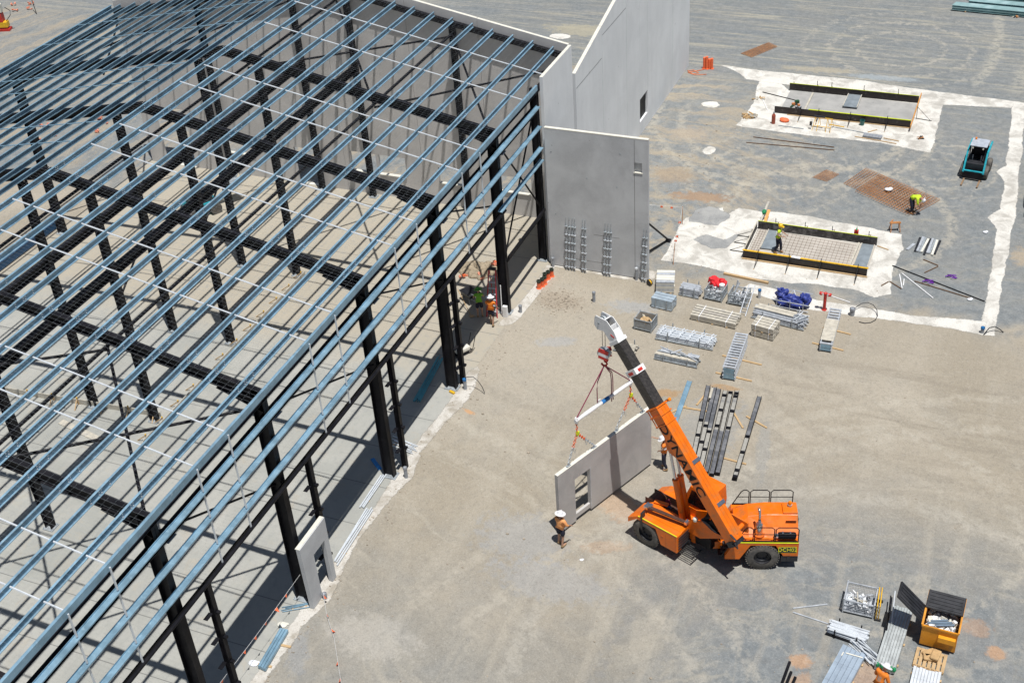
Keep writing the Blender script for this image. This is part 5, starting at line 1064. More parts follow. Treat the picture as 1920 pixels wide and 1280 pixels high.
for a, b, lb, m in (((-11.6, 78.1), (-10.6, 77.95), 'yellow spirit level lying before the far formwork', yel), ((-14.8, 77.1), (-13.1, 77.0), 'dark long bar beside the gas bottle', galv_d), ((-9.7, 76.75), (-7.0, 76.4), 'long orange timber at the front edge of the far pad', wood), ((-7.9, 77.0), (-6.9, 76.8), 'short timber behind the long orange timber', wood), ((-11.4, 77.8), (-9.0, 77.4), 'grey straight edge beside the yellow trestle', galv_d), ((-17.0, 82.0), (-14.4, 81.2), 'dark steel bar left of the far formwork', black), ((-16.9, 81.2), (-16.0, 79.2), 'white conduit lying left of the far formwork', white), ((-15.8, 80.1), (-15.2, 79.6), 'short white conduit by the corner of the far formwork', white),
                 ((-5.05, 61.6), (0.0, 59.4), 'long dark reinforcing bar crossing the right yard', black), ((-3.7, 60.35), (-.68, 59.5), 'rusty bar bundle tied with purple in the right yard', rust), ((-4.45, 60.95), (-2.55, 58.95), 'long white conduit in the right yard', white), ((-4.55, 60.8), (-4.22, 59.45), 'middle white conduit in the right yard', white), ((-4.25, 60.4), (-4.2, 59.75), 'shortest white conduit in the right yard', white),
                 ((-3.54, 62.7), (-2.7, 62.3), 'upper arm of the rusty angle pair below the offcuts', rust), ((-2.7, 62.2), (-3.3, 61.35), 'lower arm of the rusty angle pair below the offcuts', rust), ((-4.95, 59.95), (-4.25, 59.4), 'rusty starter bar beside the white conduits', rust), ((-5.0, 59.9), (-5.3, 59.4), 'short rusty starter bar left of the white conduits', rust),
                 ((-16.25, 74.1), (-10.6, 74.5), 'dark reinforcing bar bundle on the ground before the far pad', rust), ((-16.0, 75.0), (-10.7, 74.9), 'thin reinforcing bar behind the dark bar bundle', rust), ((-9.0, 77.6), (-8.5, 78.1), 'short orange stick by the bucket', wood),
                 ((-9.3, 64.0), (-7.7, 64.4), 'black bar lying behind the near formwork', black), ((-6.15, 63.45), (-5.5, 63.2), 'timber lying off the right corner of the near formwork', wood), ((-7.9, 57.7), (-6.6, 57.3), 'thin white tube behind the red hydrant', white),
                 ((-4.93, 35.1), (-3.7, 35.75), 'upper loose silver tube left of the scrap crate', alu), ((-4.88, 34.9), (-3.45, 34.75), 'lower loose silver tube left of the scrap crate', alu)):
    stick('loose_bar', lb, 'bar', a, b, .05 if m not in (wood, rust, black) else .055, .04, .012, rustd if m is rust else m, 'loose bars and timbers on the ground')
t = thing('bucket', 'dark green bucket hanging before the far formwork board', 'bucket', (-9.55, 78.6, 0), 0, Gt); MB().lathe([(.13, 0), (.17, .36), (.15, .36), (.12, .05), (.001, .05)], (0, 0, 0), 16).build('bucket_body', mat('bucket_green', (.02, .12, .11), .4), t)
t = thing('power_drill', 'dark green and orange power tool on the far formwork floor', 'power tool', (-14.3, 80.6, .02), 30, Gt); MB().cbox((0, 0, .22), (.3, .22, .2)).cbox((-.45, -.3, .08), (.35, .08, .08), (0, 0, .6)).build('tool_body', mat('tool_green', (.02, .09, .04), .4), t, bevel=.02); MB().cbox((-.28, -.1, .12), (.2, .16, .16)).cbox((.05, -.25, .08), (.16, .14, .1)).build('tool_motor', mat('tool_orange', (.55, .2, .06)), t)
o = junk(.4, .3, .03, .1, 9, 4, (.25, .05)).build('cable_heap', [black, galv_d, blackp]); o.location = (-14.1, 80.1, 0); tag(o, 'small heap of black leads beside the power tool', 'cable', Gt)
t = thing('block_pallet', 'low grey block slab on the far pad front', 'block', (-8.6, 76.95, 0), -4, Gt); mb = MB()
for i in range(6):
    for j in range(3): mb.box(-.6 + i * .2, -.41 + i * .2, -.22 + j * .15, -.08 + j * .15, .02, .16)
mb.build('block', greyp, t)
for i, (x, y, lb) in enumerate(((-16.9, 77.9, 'pile of split timber at the left edge of the far pad'), (-17.0, 80.9, 'scattered short timber blocks left of the far pad'))):
    o = junk(.9, .6, .05, .22 if i == 0 else .06, 16 if i == 0 else 6, 30 + i, (.6, .1) if i == 0 else (.3, .1)).build('timber_offcuts', [wood, card, woodp]); o.location = (x, y, 0); tag(o, lb, 'timber', Gt)
o = junk(.5, .3, .03, .12, 8, 44, (.4, .05)).build('clamp_heap', [black, rust, blackp]); o.location = (-5.6, 77.6, 0); tag(o, 'few dark clamps on the blinding right of the orange plank', 'clamps', Gt)
t = thing('steel_offcuts', 'row of dark and pale cladding offcuts lying right of the near pad', 'offcuts', (-3.5, 64.2, 0), -4, Gt); mb = MB()
for i in range(9): x = -.55 + i * .135; mb.cbox((x, rn.uniform(-.1, .1), .05 + .02 * (i % 2)), (.12, 1.9 * rn.uniform(.8, 1), .05), (0, 0, rn.uniform(-.06, .06)), i % 4)
mb.cbox((-.85, -.4, .04), (.16, .8, .05), (0, 0, -.3), 1); mb.build('offcut_strip', [blackp, alu, galv_d, cream], t)
for x, y, lb in ((-1.9, 61.25, 'purple strap coil lying near the offcuts'), (-3.0, 60.4, 'purple strap tied round the rusty bar bundle')):
    o = MB().path([(-.3, -.05, .03), (0, .1, .05), (.3, -.05, .03), (.1, -.15, .06), (-.2, .05, .09), (.25, .1, .09)], .03, 6).build('purple_strap', purp); o.location = (x, y, .06); tag(o, lb, 'strap', Gt)
t = thing('saw_horse', 'small rusty saw horse beyond the right corner of the near pad', 'trestle', (-5.5, 65.45, 0), 20, Gt); mb = MB()
for x in (-.22, .22):
    for y in (-.15, .15): mb.bar((x * 1.2, y * 1.6, 0), (x, y * .5, .5), .04, .04)
mb.box(-.3, .3, -.08, .08, .5, .56).bar((-.35, -.1, .56), (-.1, .2, .6), .05, .05); mb.build('saw_horse_frame', rust, t)
for x, y, z, lb in ((-.75, 59.35, 0, 'small white rag at the end of the rusty bar bundle'), (-13.75, 34.95, 0, 'small white paper on the gravel below the panel'), (-6.55, 69.9, .14, 'grey white plastic bag on the large rusty mesh'), (-.65, 66.6, 0, 'pale stone lump beside the white trench')):
    o = MB().sph((0, 0, .05), (.14, .11, .05), 9).sph((.08, .05, .06), (.09, .1, .06), 8).build('rag', paper); o.location = (x, y, z); o.scale = (.6, .6, .25) if y < 40 else (1.6, 1.6, 1.2) if y > 69 else (1, 1, 1); tag(o, lb, 'rag')
t = thing('wall_prop', 'dark steel prop bracing the back of the return panel', 'prop', (-17.6, 60.7, 0), 0); MB().tube((0, 0, .1), (-.9, -4.05, 4.2), .06, 8).tube((0, 0, .1), (-1.6, -4.05, .3), .05, 8).cbox((0, 0, .05), (.3, .3, .1)).build('prop_tube', black, t)
t = thing('plank_prop', 'timber plank tied with green cloth standing off the formwork corner', 'timber', (-13.0, 63.9, 0), 0, Gt); MB().bar((0, 0, .1), (.15, 1.6, .75), .12, .06).build('plank', woodp, t); MB().bar((.25, .3, .1), (.3, 1.1, .5), .18, .03).build('orange_board', mat('orange_board', (.7, .35, .1)), t); MB().sph((.08, .8, .5), (.14, .2, .13), 9).build('green_cloth', greeng, t)
def flagline(label, pts, n, m=orm, pr=.03, dark=False):
    b = Vector(pts[0]); t = thing('flag_tape', label, 'bunting', tuple(b), 0, 'orange flag lines'); P = [Vector(p) - b for p in pts]
    MB().path(P, .006, 4).build('cord', white, t)
    tot = sum((P[i + 1] - P[i]).length for i in range(len(P) - 1))
    for k in range(n):
        s = tot * (k + .5) / n; i = 0
        while i < len(P) - 2 and s > (P[i + 1] - P[i]).length: s -= (P[i + 1] - P[i]).length; i += 1
        d = (P[i + 1] - P[i]).normalized(); p = P[i] + d * s; w_ = Vector((-d.y, d.x, 0)) * .16
        MB().add([p - d * .09, p + d * .09, p + Vector((0, 0, -.16)) + w_ * rn.uniform(-.8, 1.0), p - d * .09 + Vector((.004, 0, .003)), p + d * .09 + Vector((.004, 0, .003)), p + Vector((.004, 0, -.157)) + w_ * .3], [(0, 1, 2)]).build('flag', m, t)
flagline('orange flag line strung between columns below the doorway panel', [(-23.75, 29.2, 1.45), (-23.8, 26, 1.35), (-23.85, 22.8, 1.4), (-23.85, 15.6, 1.35)], 18)
flagline('orange flag line sagging from the doorway panel across the gravel', [(-23.1, 29.6, .5), (-22.4, 28.6, .22), (-21.5, 27.6, .16), (-20.5, 26.2, .18), (-19.2, 24.4, .25), (-16, 20, .3)], 14)
t = thing('stake_line', 'rusty stake with orange flags standing left of the near pad', 'stake', (-16.6, 58.3, 0), 0); MB().tube((0, 0, 0), (0, .3, 1.25), .018, 6).tube((-.75, 4.5, 0), (-.75, 4.5, 1.2), .018, 6).build('stake_rod', rust, t); MB().path([(0, .3, 1.2), (-.4, 2.4, 1.0), (-.75, 4.5, 1.15), (-2.2, 4.4, 1.1), (-3.2, 4.2, 1.15)], .006, 4).build('cord', white, t)
for p in ((-.1, .8, 1.1), (-.2, 1.4, 1.02), (-.5, 3, 1.0), (-1.4, 4.45, 1.05), (-2.0, 4.4, 1.05)): MB().cbox(p, (.14, .02, .12), (0, .3, .4)).build('flag', orm, t)

# ------------------------------------------------------------------ lower right materials
G2 = 'materials around the waste bin'
t = crate('square mesh crate of scrap metal with a folded yellow barrier against it', (-2.5, 36.05), 1, 1.15, .98, .72, 'scrap_crate', alu, G2)
junk(1.05, .9, .12, .5, 110, 9, (.26, .05)).build('scrap', [scrap, galv_d, white], t); junk(.8, .6, .5, .62, 9, 10, (.5, .06)).build('top_scrap', [galv_w, woodp, scrap], t)
t = thing('folding_barrier', 'folded yellow barrier standing against the scrap crate', 'barrier', (-1.84, 36.05, 0), 4, G2); mb = MB()
for k in range(2):
    x = k * .10
    for y in (-.5, .5): mb.tube((x, y, .05), (x, y, .8), .02, 6)
    for i in range(5): mb.bar((x, -.5 + i * .2, .1 + .12 * (i % 2)), (x, -.3 + i * .2, .75 - .1 * (i % 2)), .04, .02, (1, 0, 0))
    mb.tube((x, -.52, .8), (x, .52, .8), .022, 6)
mb.build('barrier_bars', yel, t); MB().cbox((.08, -.5, .05), (.25, .08, .1)).cbox((.08, .5, .05), (.25, .08, .1)).build('barrier_foot', blackp, t)
rack('low rack of silver scaffold tubes below the scrap crate', (-2.68, 34.42), -6, 1.55, .66, .34, .032, 41, black, galv_w, 'tube_rack', .1)
t = thing('tube_pile', 'loose crossed silver tubes between the low rack and the long roofing stack', 'tube pile', (-1.95, 33.72, 0), -28, G2); mb = MB(); q = random.Random(3)
for i in range(16): a = q.uniform(-.22, .22); y = q.uniform(-.2, .2); mb.tube((-.62, y + a, .05 + .018 * i), (.62 + q.uniform(-.1, .1), y - a, .05 + .018 * i + q.uniform(-.03, .03)), .022, 6)
mb.build('tubes', galv_w, t)
def ribbed(label, name, loc, rz, L, W, h, m, nrib, z0=.06, layers=1, wrap=None, group=G2):
    t = thing(name, label, 'sheet stack', (*loc, 0), rz, group); mb = MB(); pw = W / nrib; q = random.Random(int(L * 100))
    for i in range(nrib):
        y = -W / 2 + (i + .5) * pw; e = q.uniform(-.05, .05); dz = q.uniform(-.012, .0)
        for (a, b) in ((-L / 2 + e, -L * .18), (-L * .18 + .006, L * .16), (L * .16 + .006, L / 2 + e)):
            mb.prof([(-pw / 2 + .004, z0), (pw / 2 - .004, z0), (pw / 2 - .004, h + dz), (pw * .3, h + dz - .012), (-pw * .3, h + dz - .012), (-pw / 2 + .004, h + dz)], (a, y, 0), (b, y, 0))
    mb.build('sheets', m, t); mb = MB()
    for x in (-L * .35, 0, L * .35): mb.box(x - .05, x + .05, -W / 2 - .05, W / 2 + .05, 0, z0 - .003)
    mb.build('bearer', wood, t)
    if wrap:
        o = MB()
        for y in (-W * .45, -W * .3, -W * .1, W * .15, W * .38): o.sph((-L / 2 + .02, y, h * .7), (.09, .08, .12), 8)
        o.build('end_wrap', wrap, t)
    return t
ribbed('long stack of pale roofing channels with green wrapped near end', 'roofing_stack', (-.98, 34.65), 86, 3.1, .74, .40, mat('channel_grey', (.50, .53, .53), .42, .2, .15, 3, dirt=(.38, .42, .42)), 7, wrap=greeng)
t = ribbed('blue grey cladding sheet stack at the lower photo edge', 'cladding_stack', (-2.55, 32.3), 79, 2.7, .92, .26, mat('cladding_blue', (.38, .46, .55), .4, .25, .08, 2), 5)
MB().cbox((1.05, -.1, .272), (.05, .62, .012), (0, 0, .15)).cbox((.9, .3, .27), (.2, .04, .01)).build('packing_strip', [cream], t)
ribbed('silver folded strip stack in front of the pallet of bags', 'strip_stack', (.36, 32.75), 88, 1.7, 1.0, .22, galv_w, 9)
for x, y0_, y1_, lb in ((-1.30, 36.0, 36.9, 'long silver tube lying on the far end of the roofing stack'), (-1.42, 35.6, 36.6, 'black tube beside the silver tube on the roofing stack')):
    o = MB().tube((0, 0, 0), (.12, y0_ - y1_ - .8, 0), .025, 8).build('loose_tube', galv_w if 'silver' in lb.split()[1] else black); o.location = (x, y1_, .44); tag(o, lb, 'tube', G2)
bn = thing('waste_bin', 'orange yellow steel waste bin with black lid flap thrown open', 'bin', (.6, 35.5, 0), -2); binm = mat('bin_orange', (.66, .27, .015), .45, 0, .12, 2.5, dirt=(.36, .17, .04), dscale=1.6, damt=.3)
w2, T_ = .65, .03
mb = MB()
pf = [(-.70, .12), (.70, .12), (.78, 1.5), (-.70, 1.16)]
for x in (-w2, w2 - T_):
    n = 4; vs = [(x, a, b) for a, b in pf] + [(x + T_, a, b) for a, b in pf]; mb.add(vs, [(0, 1, 2, 3), (7, 6, 5, 4)] + [(i, (i + 1) % 4, 4 + (i + 1) % 4, 4 + i) for i in range(4)])
mb.box(-w2 + T_ + .002, w2 - T_ - .002, -.70, -.67, .12, 1.16).box(-w2 + T_ + .002, w2 - T_ - .002, .72, .75, .12, 1.45).box(-w2 + T_ + .002, w2 - T_ - .002, -.67, .72, .12, .15).box(-w2 - .02, w2 + .02, -.74, -.70, 1.10, 1.17)
for x in (-w2 - .012, w2 + .012): mb.bar((x, -.72, 1.18), (x, .8, 1.52), .06, .06)
mb.build('bin_body', binm, bn); MB().box(-.02, .6, -.86, -.705, .62, .86).build('fork_pocket', mat('bin_orange_light', (.75, .33, .02), .4, 0, .1, 3), bn)
for x in (-.55, .55):
    for y in (-.55, .55): MB().lathe([(.03, -.03), (.06, -.03), (.06, .03), (.03, .03)], (x, y, .06), 12, 'Y').build('castor', blackp, bn)
def lid(M, name='bin_lid'):
    mb = MB().box(-.66, .66, -.40, .40, 0, .03)
    for i in range(5): mb.box(-.6, .6, -.34 + i * .155, -.27 + i * .155, .03, .055)
    mb.box(-.66, .66, -.42, -.39, -.05, .03).box(-.68, -.65, -.42, .40, -.05, .03).box(.65, .68, -.42, .40, -.05, .03)
    mb.v = [M @ v for v in mb.v]; mb.build(name, blackp, bn)
lid(Matrix.Translation((0, .40, 1.48)) @ Matrix.Rotation(R(10), 4, 'X'))
lid(Matrix.Translation((-1.20, -.18, 1.70)) @ Matrix.Rotation(R(44), 4, 'Y'))
o = junk(1.2, 1.25, .65, 1.02, 190, 12, (.26, .09)); o.build('rubbish', [white, scrap, cream], bn)
MB().sph((0, 0, .6), (.58, .6, .28), 12).build('rubbish_fill', [paper], bn)
MB().bar((-.5, -.45, 1.05), (.35, -.2, 1.12), .09, .05).bar((-.2, -.5, 1.08), (.45, -.3, 1.14), .08, .04).bar((-.4, -.3, 1.04), (.2, -.1, 1.1), .07, .04).build('rubbish_strips', mat('blue_grey_strip', (.16, .22, .29), .5), bn)
pt = thing('timber_pallet', 'pale timber pallet with cement bags between bin and strip stack', 'pallet', (.42, 34.15, 0), -3, G2); mb = MB()
for i in range(7): x = -.5 + i * .167; mb.box(x - .06, x + .06, -.45, .45, .10, .135)
for y in (-.42, 0, .42): mb.box(-.56, .56, y - .05, y + .05, .02, .095)
mb.build('pallet_boards', wood, pt)
for x, y, z, rz, lb in ((.40, 34.2, .135, 10, 'lowest brown paper bag lying flat on the pallet'), (.35, 34.4, .135, 40, 'brown paper bag at the back of the pallet'), (.58, 34.28, .25, 80, 'crumpled brown bag on top of the others')):
    o = MB().box(-.25, .25, -.16, .16, 0, .12).build('cement_bag', card, bevel=.05); o.location = (x, y, z); o.rotation_euler = (0, 0, R(rz)); tag(o, lb, 'bag', 'paper bags on the pallet')
for i, (x, y, l) in enumerate(((-4.55, 31.9, 1.0), (-4.40, 31.6, .7), (-4.2, 31.5, .5))):
    stick('black_bar', ('tallest black bar at the lower photo edge', 'middle black bar at the lower photo edge', 'shortest black bar at the lower photo edge')[i], 'bar', (x, y - l), (x + .08, y + l * .5), .1, .1, 0, black, G2)

# ------------------------------------------------------------------ skid steer loader, road base of the right edge, far stock
sk = thing('skid_steer_loader', 'teal skid steer loader with pallet forks facing the rusty mesh', 'loader', (-1.9, 73.75, 0), -95)
MB().box(-1.05, .75, -.52, .52, .35, 1.0).box(-1.2, -.5, -.45, .45, 1.0, 1.35).build('chassis', blackp, sk, bevel=.03)
mb = MB()
for y in (-.44, .44): mb.bar((-.55, y, 1.0), (-.45, y, 1.98), .06, .06).bar((.5, y, 1.0), (.35, y, 1.98), .06, .06)
mb.box(-.5, -.46, -.44, .44, 1.0, 1.95).build('cab_frame', black, sk); MB().box(-.58, .48, -.5, .5, 1.98, 2.04).build('cab_roof', mat('roof_grey', (.42, .46, .52), .4), sk, bevel=.02)
MB().box(-.35, .1, -.25, .25, 1.0, 1.12).box(-.4, -.28, -.25, .25, 1.1, 1.6).build('seat', black, sk); MB().tube((.3, -.25, 1.0), (.32, -.25, 1.35), .03, 6).tube((.3, .25, 1.0), (.32, .25, 1.35), .03, 6).build('joystick', galv_d, sk)
for y in (-.58, .58): MB().prof([(-.05, -.09), (.05, -.09), (.05, .09), (-.05, .09)], (-1.1, y, 1.65), (.35, y, 1.55)).prof([(-.05, -.09), (.05, -.09), (.05, .09), (-.05, .09)], (.33, y, 1.58), (1.05, y, .5)).build('lift_arm', teal, sk); MB().tube((-.5, y * .93, .9), (.55, y * .93, 1.2), .045, 8).build('lift_cylinder', chrome, sk)
MB().box(1.0, 1.1, -.6, .6, .12, .62).build('fork_carriage', black, sk); MB().box(.98, 1.1, -.55, .55, .58, .64).build('carriage_bar', teal, sk)
for y in (-.46, .46): MB().box(1.1, 2.0, y - .05, y + .05, .06, .11).build('fork', mat('fork_steel', (.26, .17, .1), .6), sk)
for x in (-.62, .5):
    for y in (-.68, .68):
        wv_ = MB().lathe([(.16, -.13), (.36, -.13), (.4, -.08), (.4, .08), (.36, .13), (.16, .13)], (x, y, .4), 22, 'Y', cap=False).build('wheel', rub, sk); MB().lathe([(.02, -.06), (.16, -.06), (.16, .06), (.02, .06)], (x, y, .4), 14, 'Y').build('rim', teal, wv_)
MB().lathe([(.06, 2.04), (.06, 2.16), (.001, 2.18)], (-.4, -.3, 0), 10).build('beacon', mat('amber_lens', (.85, .25, .01)), sk); [MB().lathe([(.05, -.01), (.05, .02)], (.52, y, 1.9), 10, 'X').build('headlight', cream, sk) for y in (-.3, .3)]
t = thing('utility_vehicle', 'dark vehicle cut off by the right photo edge with its wheel showing', 'vehicle', (2.25, 70.6, 0), 92)
MB().side([(-2.2, .45), (2.2, .45), (2.25, .95), (1.2, 1.05), (.6, 1.6), (-.7, 1.6), (-.8, 1.0), (-2.2, 1.0)], -.85, .85).build('vehicle_body', mat('vehicle_dark', (.02, .022, .026), .25), t, bevel=.05)
MB().side([(1.08, 1.07), (.58, 1.52), (-.62, 1.52), (-.68, 1.07)], -.86, .86).build('side_window', glassd, t)
for x in (-1.4, 1.4):
    for y in (-.82, .82): ww = MB().lathe([(.2, -.12), (.36, -.12), (.38, 0), (.36, .12), (.2, .12)], (x, y, .38), 20, 'Y', cap=False).build('wheel', rub, t); MB().lathe([(.02, -.08), (.2, -.1), (.2, .1), (.02, .08)], (x, y, .38), 14, 'Y').build('rim', alu, ww)
lg = mat('galvanised_green', (.36, .55, .55), .38, .3, .1, 1.2, dirt=(.5, .66, .68))
for i, (x, y, lb) in enumerate(((-6.3, 100.75, 'nearest purlin bundle of the stock at the top right corner'), (-5.2, 101.9, 'middle purlin bundle of the stock at the top right corner'), (-5.4, 103.3, 'farther purlin bundle of the stock at the top right corner'), (-2.0, 104.6, 'farthest purlin bundle of the stock at the top right corner'))):
    t = thing('purlin_bundle', lb, 'steel bundle', (x, y, 0), -3, 'purlin bundles at the top right'); mb = MB()
    for k in range(4):
        for j in range(2): mb.prof([(-.1, 0), (.1, 0), (.1, .02), (-.08, .02), (-.08, .16), (.1, .16), (.1, .18), (-.1, .18)], (0 + .05 * k, -.3 + k * .2, .1 + j * .2), (12, -.3 + k * .2, .1 + j * .2))
    mb.build('purlins', lg, t); MB().box(1, 1.1, -.45, .45, 0, .095).box(6, 6.1, -.5, .5, 0, .095).box(11, 11.1, -.45, .45, 0, .095).build('bearer', wood, t)
o = junk(.5, .3, .03, .1, 5, 77, (.4, .08)).build('timber_scraps', [rust, woodp, black]); o.location = (-1.5, 100.1, 0); tag(o, 'small scraps before the nearest purlin bundle at the top right', 'timber')
for i, (x, y, h, lb) in enumerate(((-22.05, 85.05, .85, 'leftmost of the orange barrier posts at the far wall end'), (-21.85, 85.0, .95, 'tall second orange barrier post at the far wall end'), (-21.68, 85.1, .75, 'third orange barrier post at the far wall end'), (-21.5, 85.12, .8, 'rightmost of the orange barrier posts at the far wall end'))):
    o = MB().lathe([(.10, 0), (.10, h), (.07, h + .03), (.001, h + .03)], (0, 0, 0), 12).box(-.14, .14, -.14, .14, 0, .04, 0).build('barrier_post', orm); o.location = (x, y, 0); tag(o, lb, 'barrier', 'orange barrier posts at the far wall')
hose('orange cord looping on the ground by the barrier posts', [(-22.0, 84.8, .03), (-22.6, 84.3, .03), (-23.0, 84.0, .03), (-22.6, 83.8, .03), (-22.2, 84.1, .03), (-22.7, 84.5, .04), (-23.1, 84.3, .03), (-22.4, 83.7, .03), (-21.6, 84.0, .03)], .03, mat('orange_cord', (.70, .22, .1)), 'cord', 'cord')
# ------------------------------------------------------------------ along and inside the shed
def bollard(label, x, y, h=.5, tip=(0, 0)):
    t = thing('rubber_bollard', label, 'bollard', (x, y, 0), 0, 'orange bollards beside the corner column'); t.rotation_euler = (tip[0], tip[1], 0)
    MB().lathe([(.15, 0), (.15, .04), (.12, .05), (.10, h), (.001, h)], (0, 0, 0), 14).build('bollard_body', orm, t); MB().lathe([(.125, h * .82), (.125, h + .03), (.06, h + .04), (.06, h)], (0, 0, 0), 14).build('rubber_cap', mat('dark_cap', (.02, .03, .02)), t)
for i, (x, y, nm) in enumerate(((-23.0, 53.85, 'nearest orange bollard of the cluster by the corner column'), (-22.9, 54.1, 'second nearest orange bollard of the cluster'), (-22.85, 54.35, 'third orange bollard, front of the rear four'), (-22.95, 54.65, 'fourth orange bollard, left of the rear four'), (-22.85, 54.9, 'fifth orange bollard of the cluster'), (-22.75, 55.2, 'farthest orange bollard of the cluster by the corner column'))): bollard(nm, x, y)
ld = thing('step_ladder', 'red step ladder standing open behind the orange shirted worker', 'ladder', (-24.45, 51.0, 0), 95); mb = MB()
for y, s in ((-.30, .8), (.30, .8)): mb.bar((-.55, y, 0), (.05, y * .6, 2.7), .05, .07).bar((.75, y, 0), (.12, y * .6, 2.65), .04, .05)
mb.build('ladder_rail', mat('ladder_red', (.50, .03, .05), .45), ld); mb = MB()
for k in range(1, 8): f = k / 8.3; mb.box(-.55 + .6 * f - .05, -.55 + .6 * f + .06, -.28 * (1 - .4 * f), .28 * (1 - .4 * f), 2.7 * f, 2.7 * f + .03)
mb.build('ladder_step', alu, ld); MB().box(-.05, .2, -.2, .2, 2.68, 2.74).build('ladder_top', blackp, ld)
wb = thing('wheelbarrow', 'black wheelbarrow with timber shovel handle beside the green vest worker', 'wheelbarrow', (-26.2, 51.6, 0), 150); vs = [(-.35, -.25, .35), (.3, -.22, .3), (.3, .22, .3), (-.35, .25, .35), (-.55, -.38, .68), (.5, -.36, .62), (.5, .36, .62), (-.55, .38, .68)]
MB().add(vs, [(0, 3, 2, 1), (0, 1, 5, 4), (1, 2, 6, 5), (2, 3, 7, 6), (3, 0, 4, 7)]).build('tray', blackp, wb); MB().tube((-1.2, -.3, .55), (.6, -.1, .2), .02, 6).tube((-1.2, .3, .55), (.6, .1, .2), .02, 6).tube((-.3, -.28, .4), (-.4, -.28, 0), .02, 6).tube((-.3, .28, .4), (-.4, .28, 0), .02, 6).build('barrow_frame', galv_d, wb); MB().lathe([(.06, -.05), (.18, -.05), (.18, .05), (.06, .05)], (.65, 0, .18), 16, 'Y').build('barrow_wheel', rub, wb)
o = MB().tube((0, 0, 0), (-1.2, 1.1, .75), .022, 7).cbox((.12, -.1, .02), (.3, .25, .02), (0, -.2, -.7)).build('shovel', wood); o.location = (-25.6, 50.3, .02); tag(o, 'long timber handled shovel leaning into the wheelbarrow', 'shovel')
t = thing('white_canister', 'white box and upright white pole at the foot of the ladder column', 'canister', (-23.72, 50.72, 0), 0); MB().box(-.13, .13, -.09, .09, 0, .7).build('box_body', white, t, bevel=.02); MB().tube((-.2, .0, 0), (-.22, .12, 1.9), .03, 8).build('pole', white, t)
for i, (x, y, lb) in enumerate(((-26.5, 53.85, 'crumpled orange netting on the slab in front of the soil heap'), (-26.2, 55.2, 'orange netting scraps on top of the soil heap'), (-27.6, 53.7, 'small orange netting scrap left of the crumpled netting'))):
    o = junk(.45, .4, .03, .2, 9 if i < 1 else 4, 60 + i, (.3, .09)).build('orange_netting', [orm, netp, netp]); o.location = (x, y, .0 if i != 1 else .2); tag(o, lb, 'netting')
t = thing('hand_trolley', 'small trolley carrying a pale cement bag beside the second column', 'trolley', (-24.55, 46.9, 0), 60); MB().box(-.5, .5, -.22, .22, .12, .16).tube((.5, -.2, .14), (.75, -.2, .9), .02, 6).tube((.5, .2, .14), (.75, .2, .9), .02, 6).build('trolley_deck', black, t)
for x in (-.35, .35):
    for y in (-.2, .2): MB().lathe([(.02, -.03), (.1, -.03), (.1, .03), (.02, .03)], (x, y, .1), 12, 'Y').build('trolley_wheel', rub, t)
o = MB().box(-.4, .4, -.2, .2, 0, .28).build('cement_bag', cream, bevel=.08); o.location = (-24.55, 46.9, .165); o.rotation_euler = (0, 0, R(60)); tag(o, 'pale lumpy cement bag lying on the small trolley', 'bag')
def bundle(label, name, a, b, n, r, m, wd=.3, seed=1, layers=1):
    a, b = Vector(a), Vector(b); q = random.Random(seed); t = thing(name, label, 'steel bundle', (a.x, a.y, 0), math.degrees(math.atan2(b.y - a.y, b.x - a.x))); l = (b - a).length; mb = MB()
    for i in range(n): y = -wd / 2 + wd * i / max(1, n - 1); mb.tube((q.uniform(-.15, .15), y, r + .03), (l + q.uniform(-.2, .2), y + q.uniform(-.06, .06), r + .03 + q.uniform(0, .02)), r, 6)
    mb.build('tubes', m, t); MB().box(l * .3, l * .3 + .05, -wd / 2 - .03, wd / 2 + .03, 0, .026).box(l * .8, l * .8 + .05, -wd / 2 - .03, wd / 2 + .03, 0, .026).build('bearer', wood, t); return t
bundle('bundle of thin teal tubes lying in shadow between two columns', 'tube_bundle', (-25.1, 42.6), (-25.5, 46.2), 7, .03, mat('teal_tube', (.10, .38, .45), .4), .35)
bundle('fan of silver strips on the slab beside the middle column', 'strip_bundle', (-23.55, 39.15), (-24.9, 39.45), 8, .022, galv_w, .55, 5)
bundle('pair of long silver channels lying on the slab edge below the middle column', 'channel_bundle', (-24.15, 37.1), (-24.08, 34.9), 3, .035, galv_w, .2, 6)
bundle('four longer silver channels lying farther along the slab edge', 'channel_bundle', (-23.7, 34.8), (-23.52, 31.4), 4, .035, galv_w, .3, 7)
bundle('thin blue grey rods poking out beside the doorway panel foot', 'rod_bundle', (-24.3, 28.4), (-23.4, 29.0), 4, .018, galv, .25, 8)
t = thing('purlin_offcut_bundle', 'short bundle of blue galvanised channels on timber outside the slab edge', 'steel bundle', (-23.58, 26.35, 0), 95); mb = MB()
for i in range(3): mb.prof([(-.055, .06), (.055, .06), (.055, .2), (.02, .22), (-.02, .22), (-.055, .2)], (-1.02 + .03 * i, -.13 + i * .125, 0), (1.02, -.13 + i * .125, 0))
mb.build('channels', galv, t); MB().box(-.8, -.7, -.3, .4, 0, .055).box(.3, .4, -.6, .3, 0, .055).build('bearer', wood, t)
stick('blue_plank', 'bright blue short plank lying in shadow beside the middle column', 'plank', (-25.2, 37.95), (-24.5, 37.4), .18, .05, .01, mat('bright_blue', (.02, .24, .62), .5))
stick('blue_plank', 'blue short plank half hidden behind the middle column', 'plank', (-24.7, 38.2), (-24.2, 37.8), .16, .05, .01, mat('bright_blue', (.02, .24, .62), .5))
stick('yellow_block', 'small yellow block at the foot of the bracket column', 'block', (-23.85, 43.75), (-23.55, 43.65), .12, .09, .02, yel)
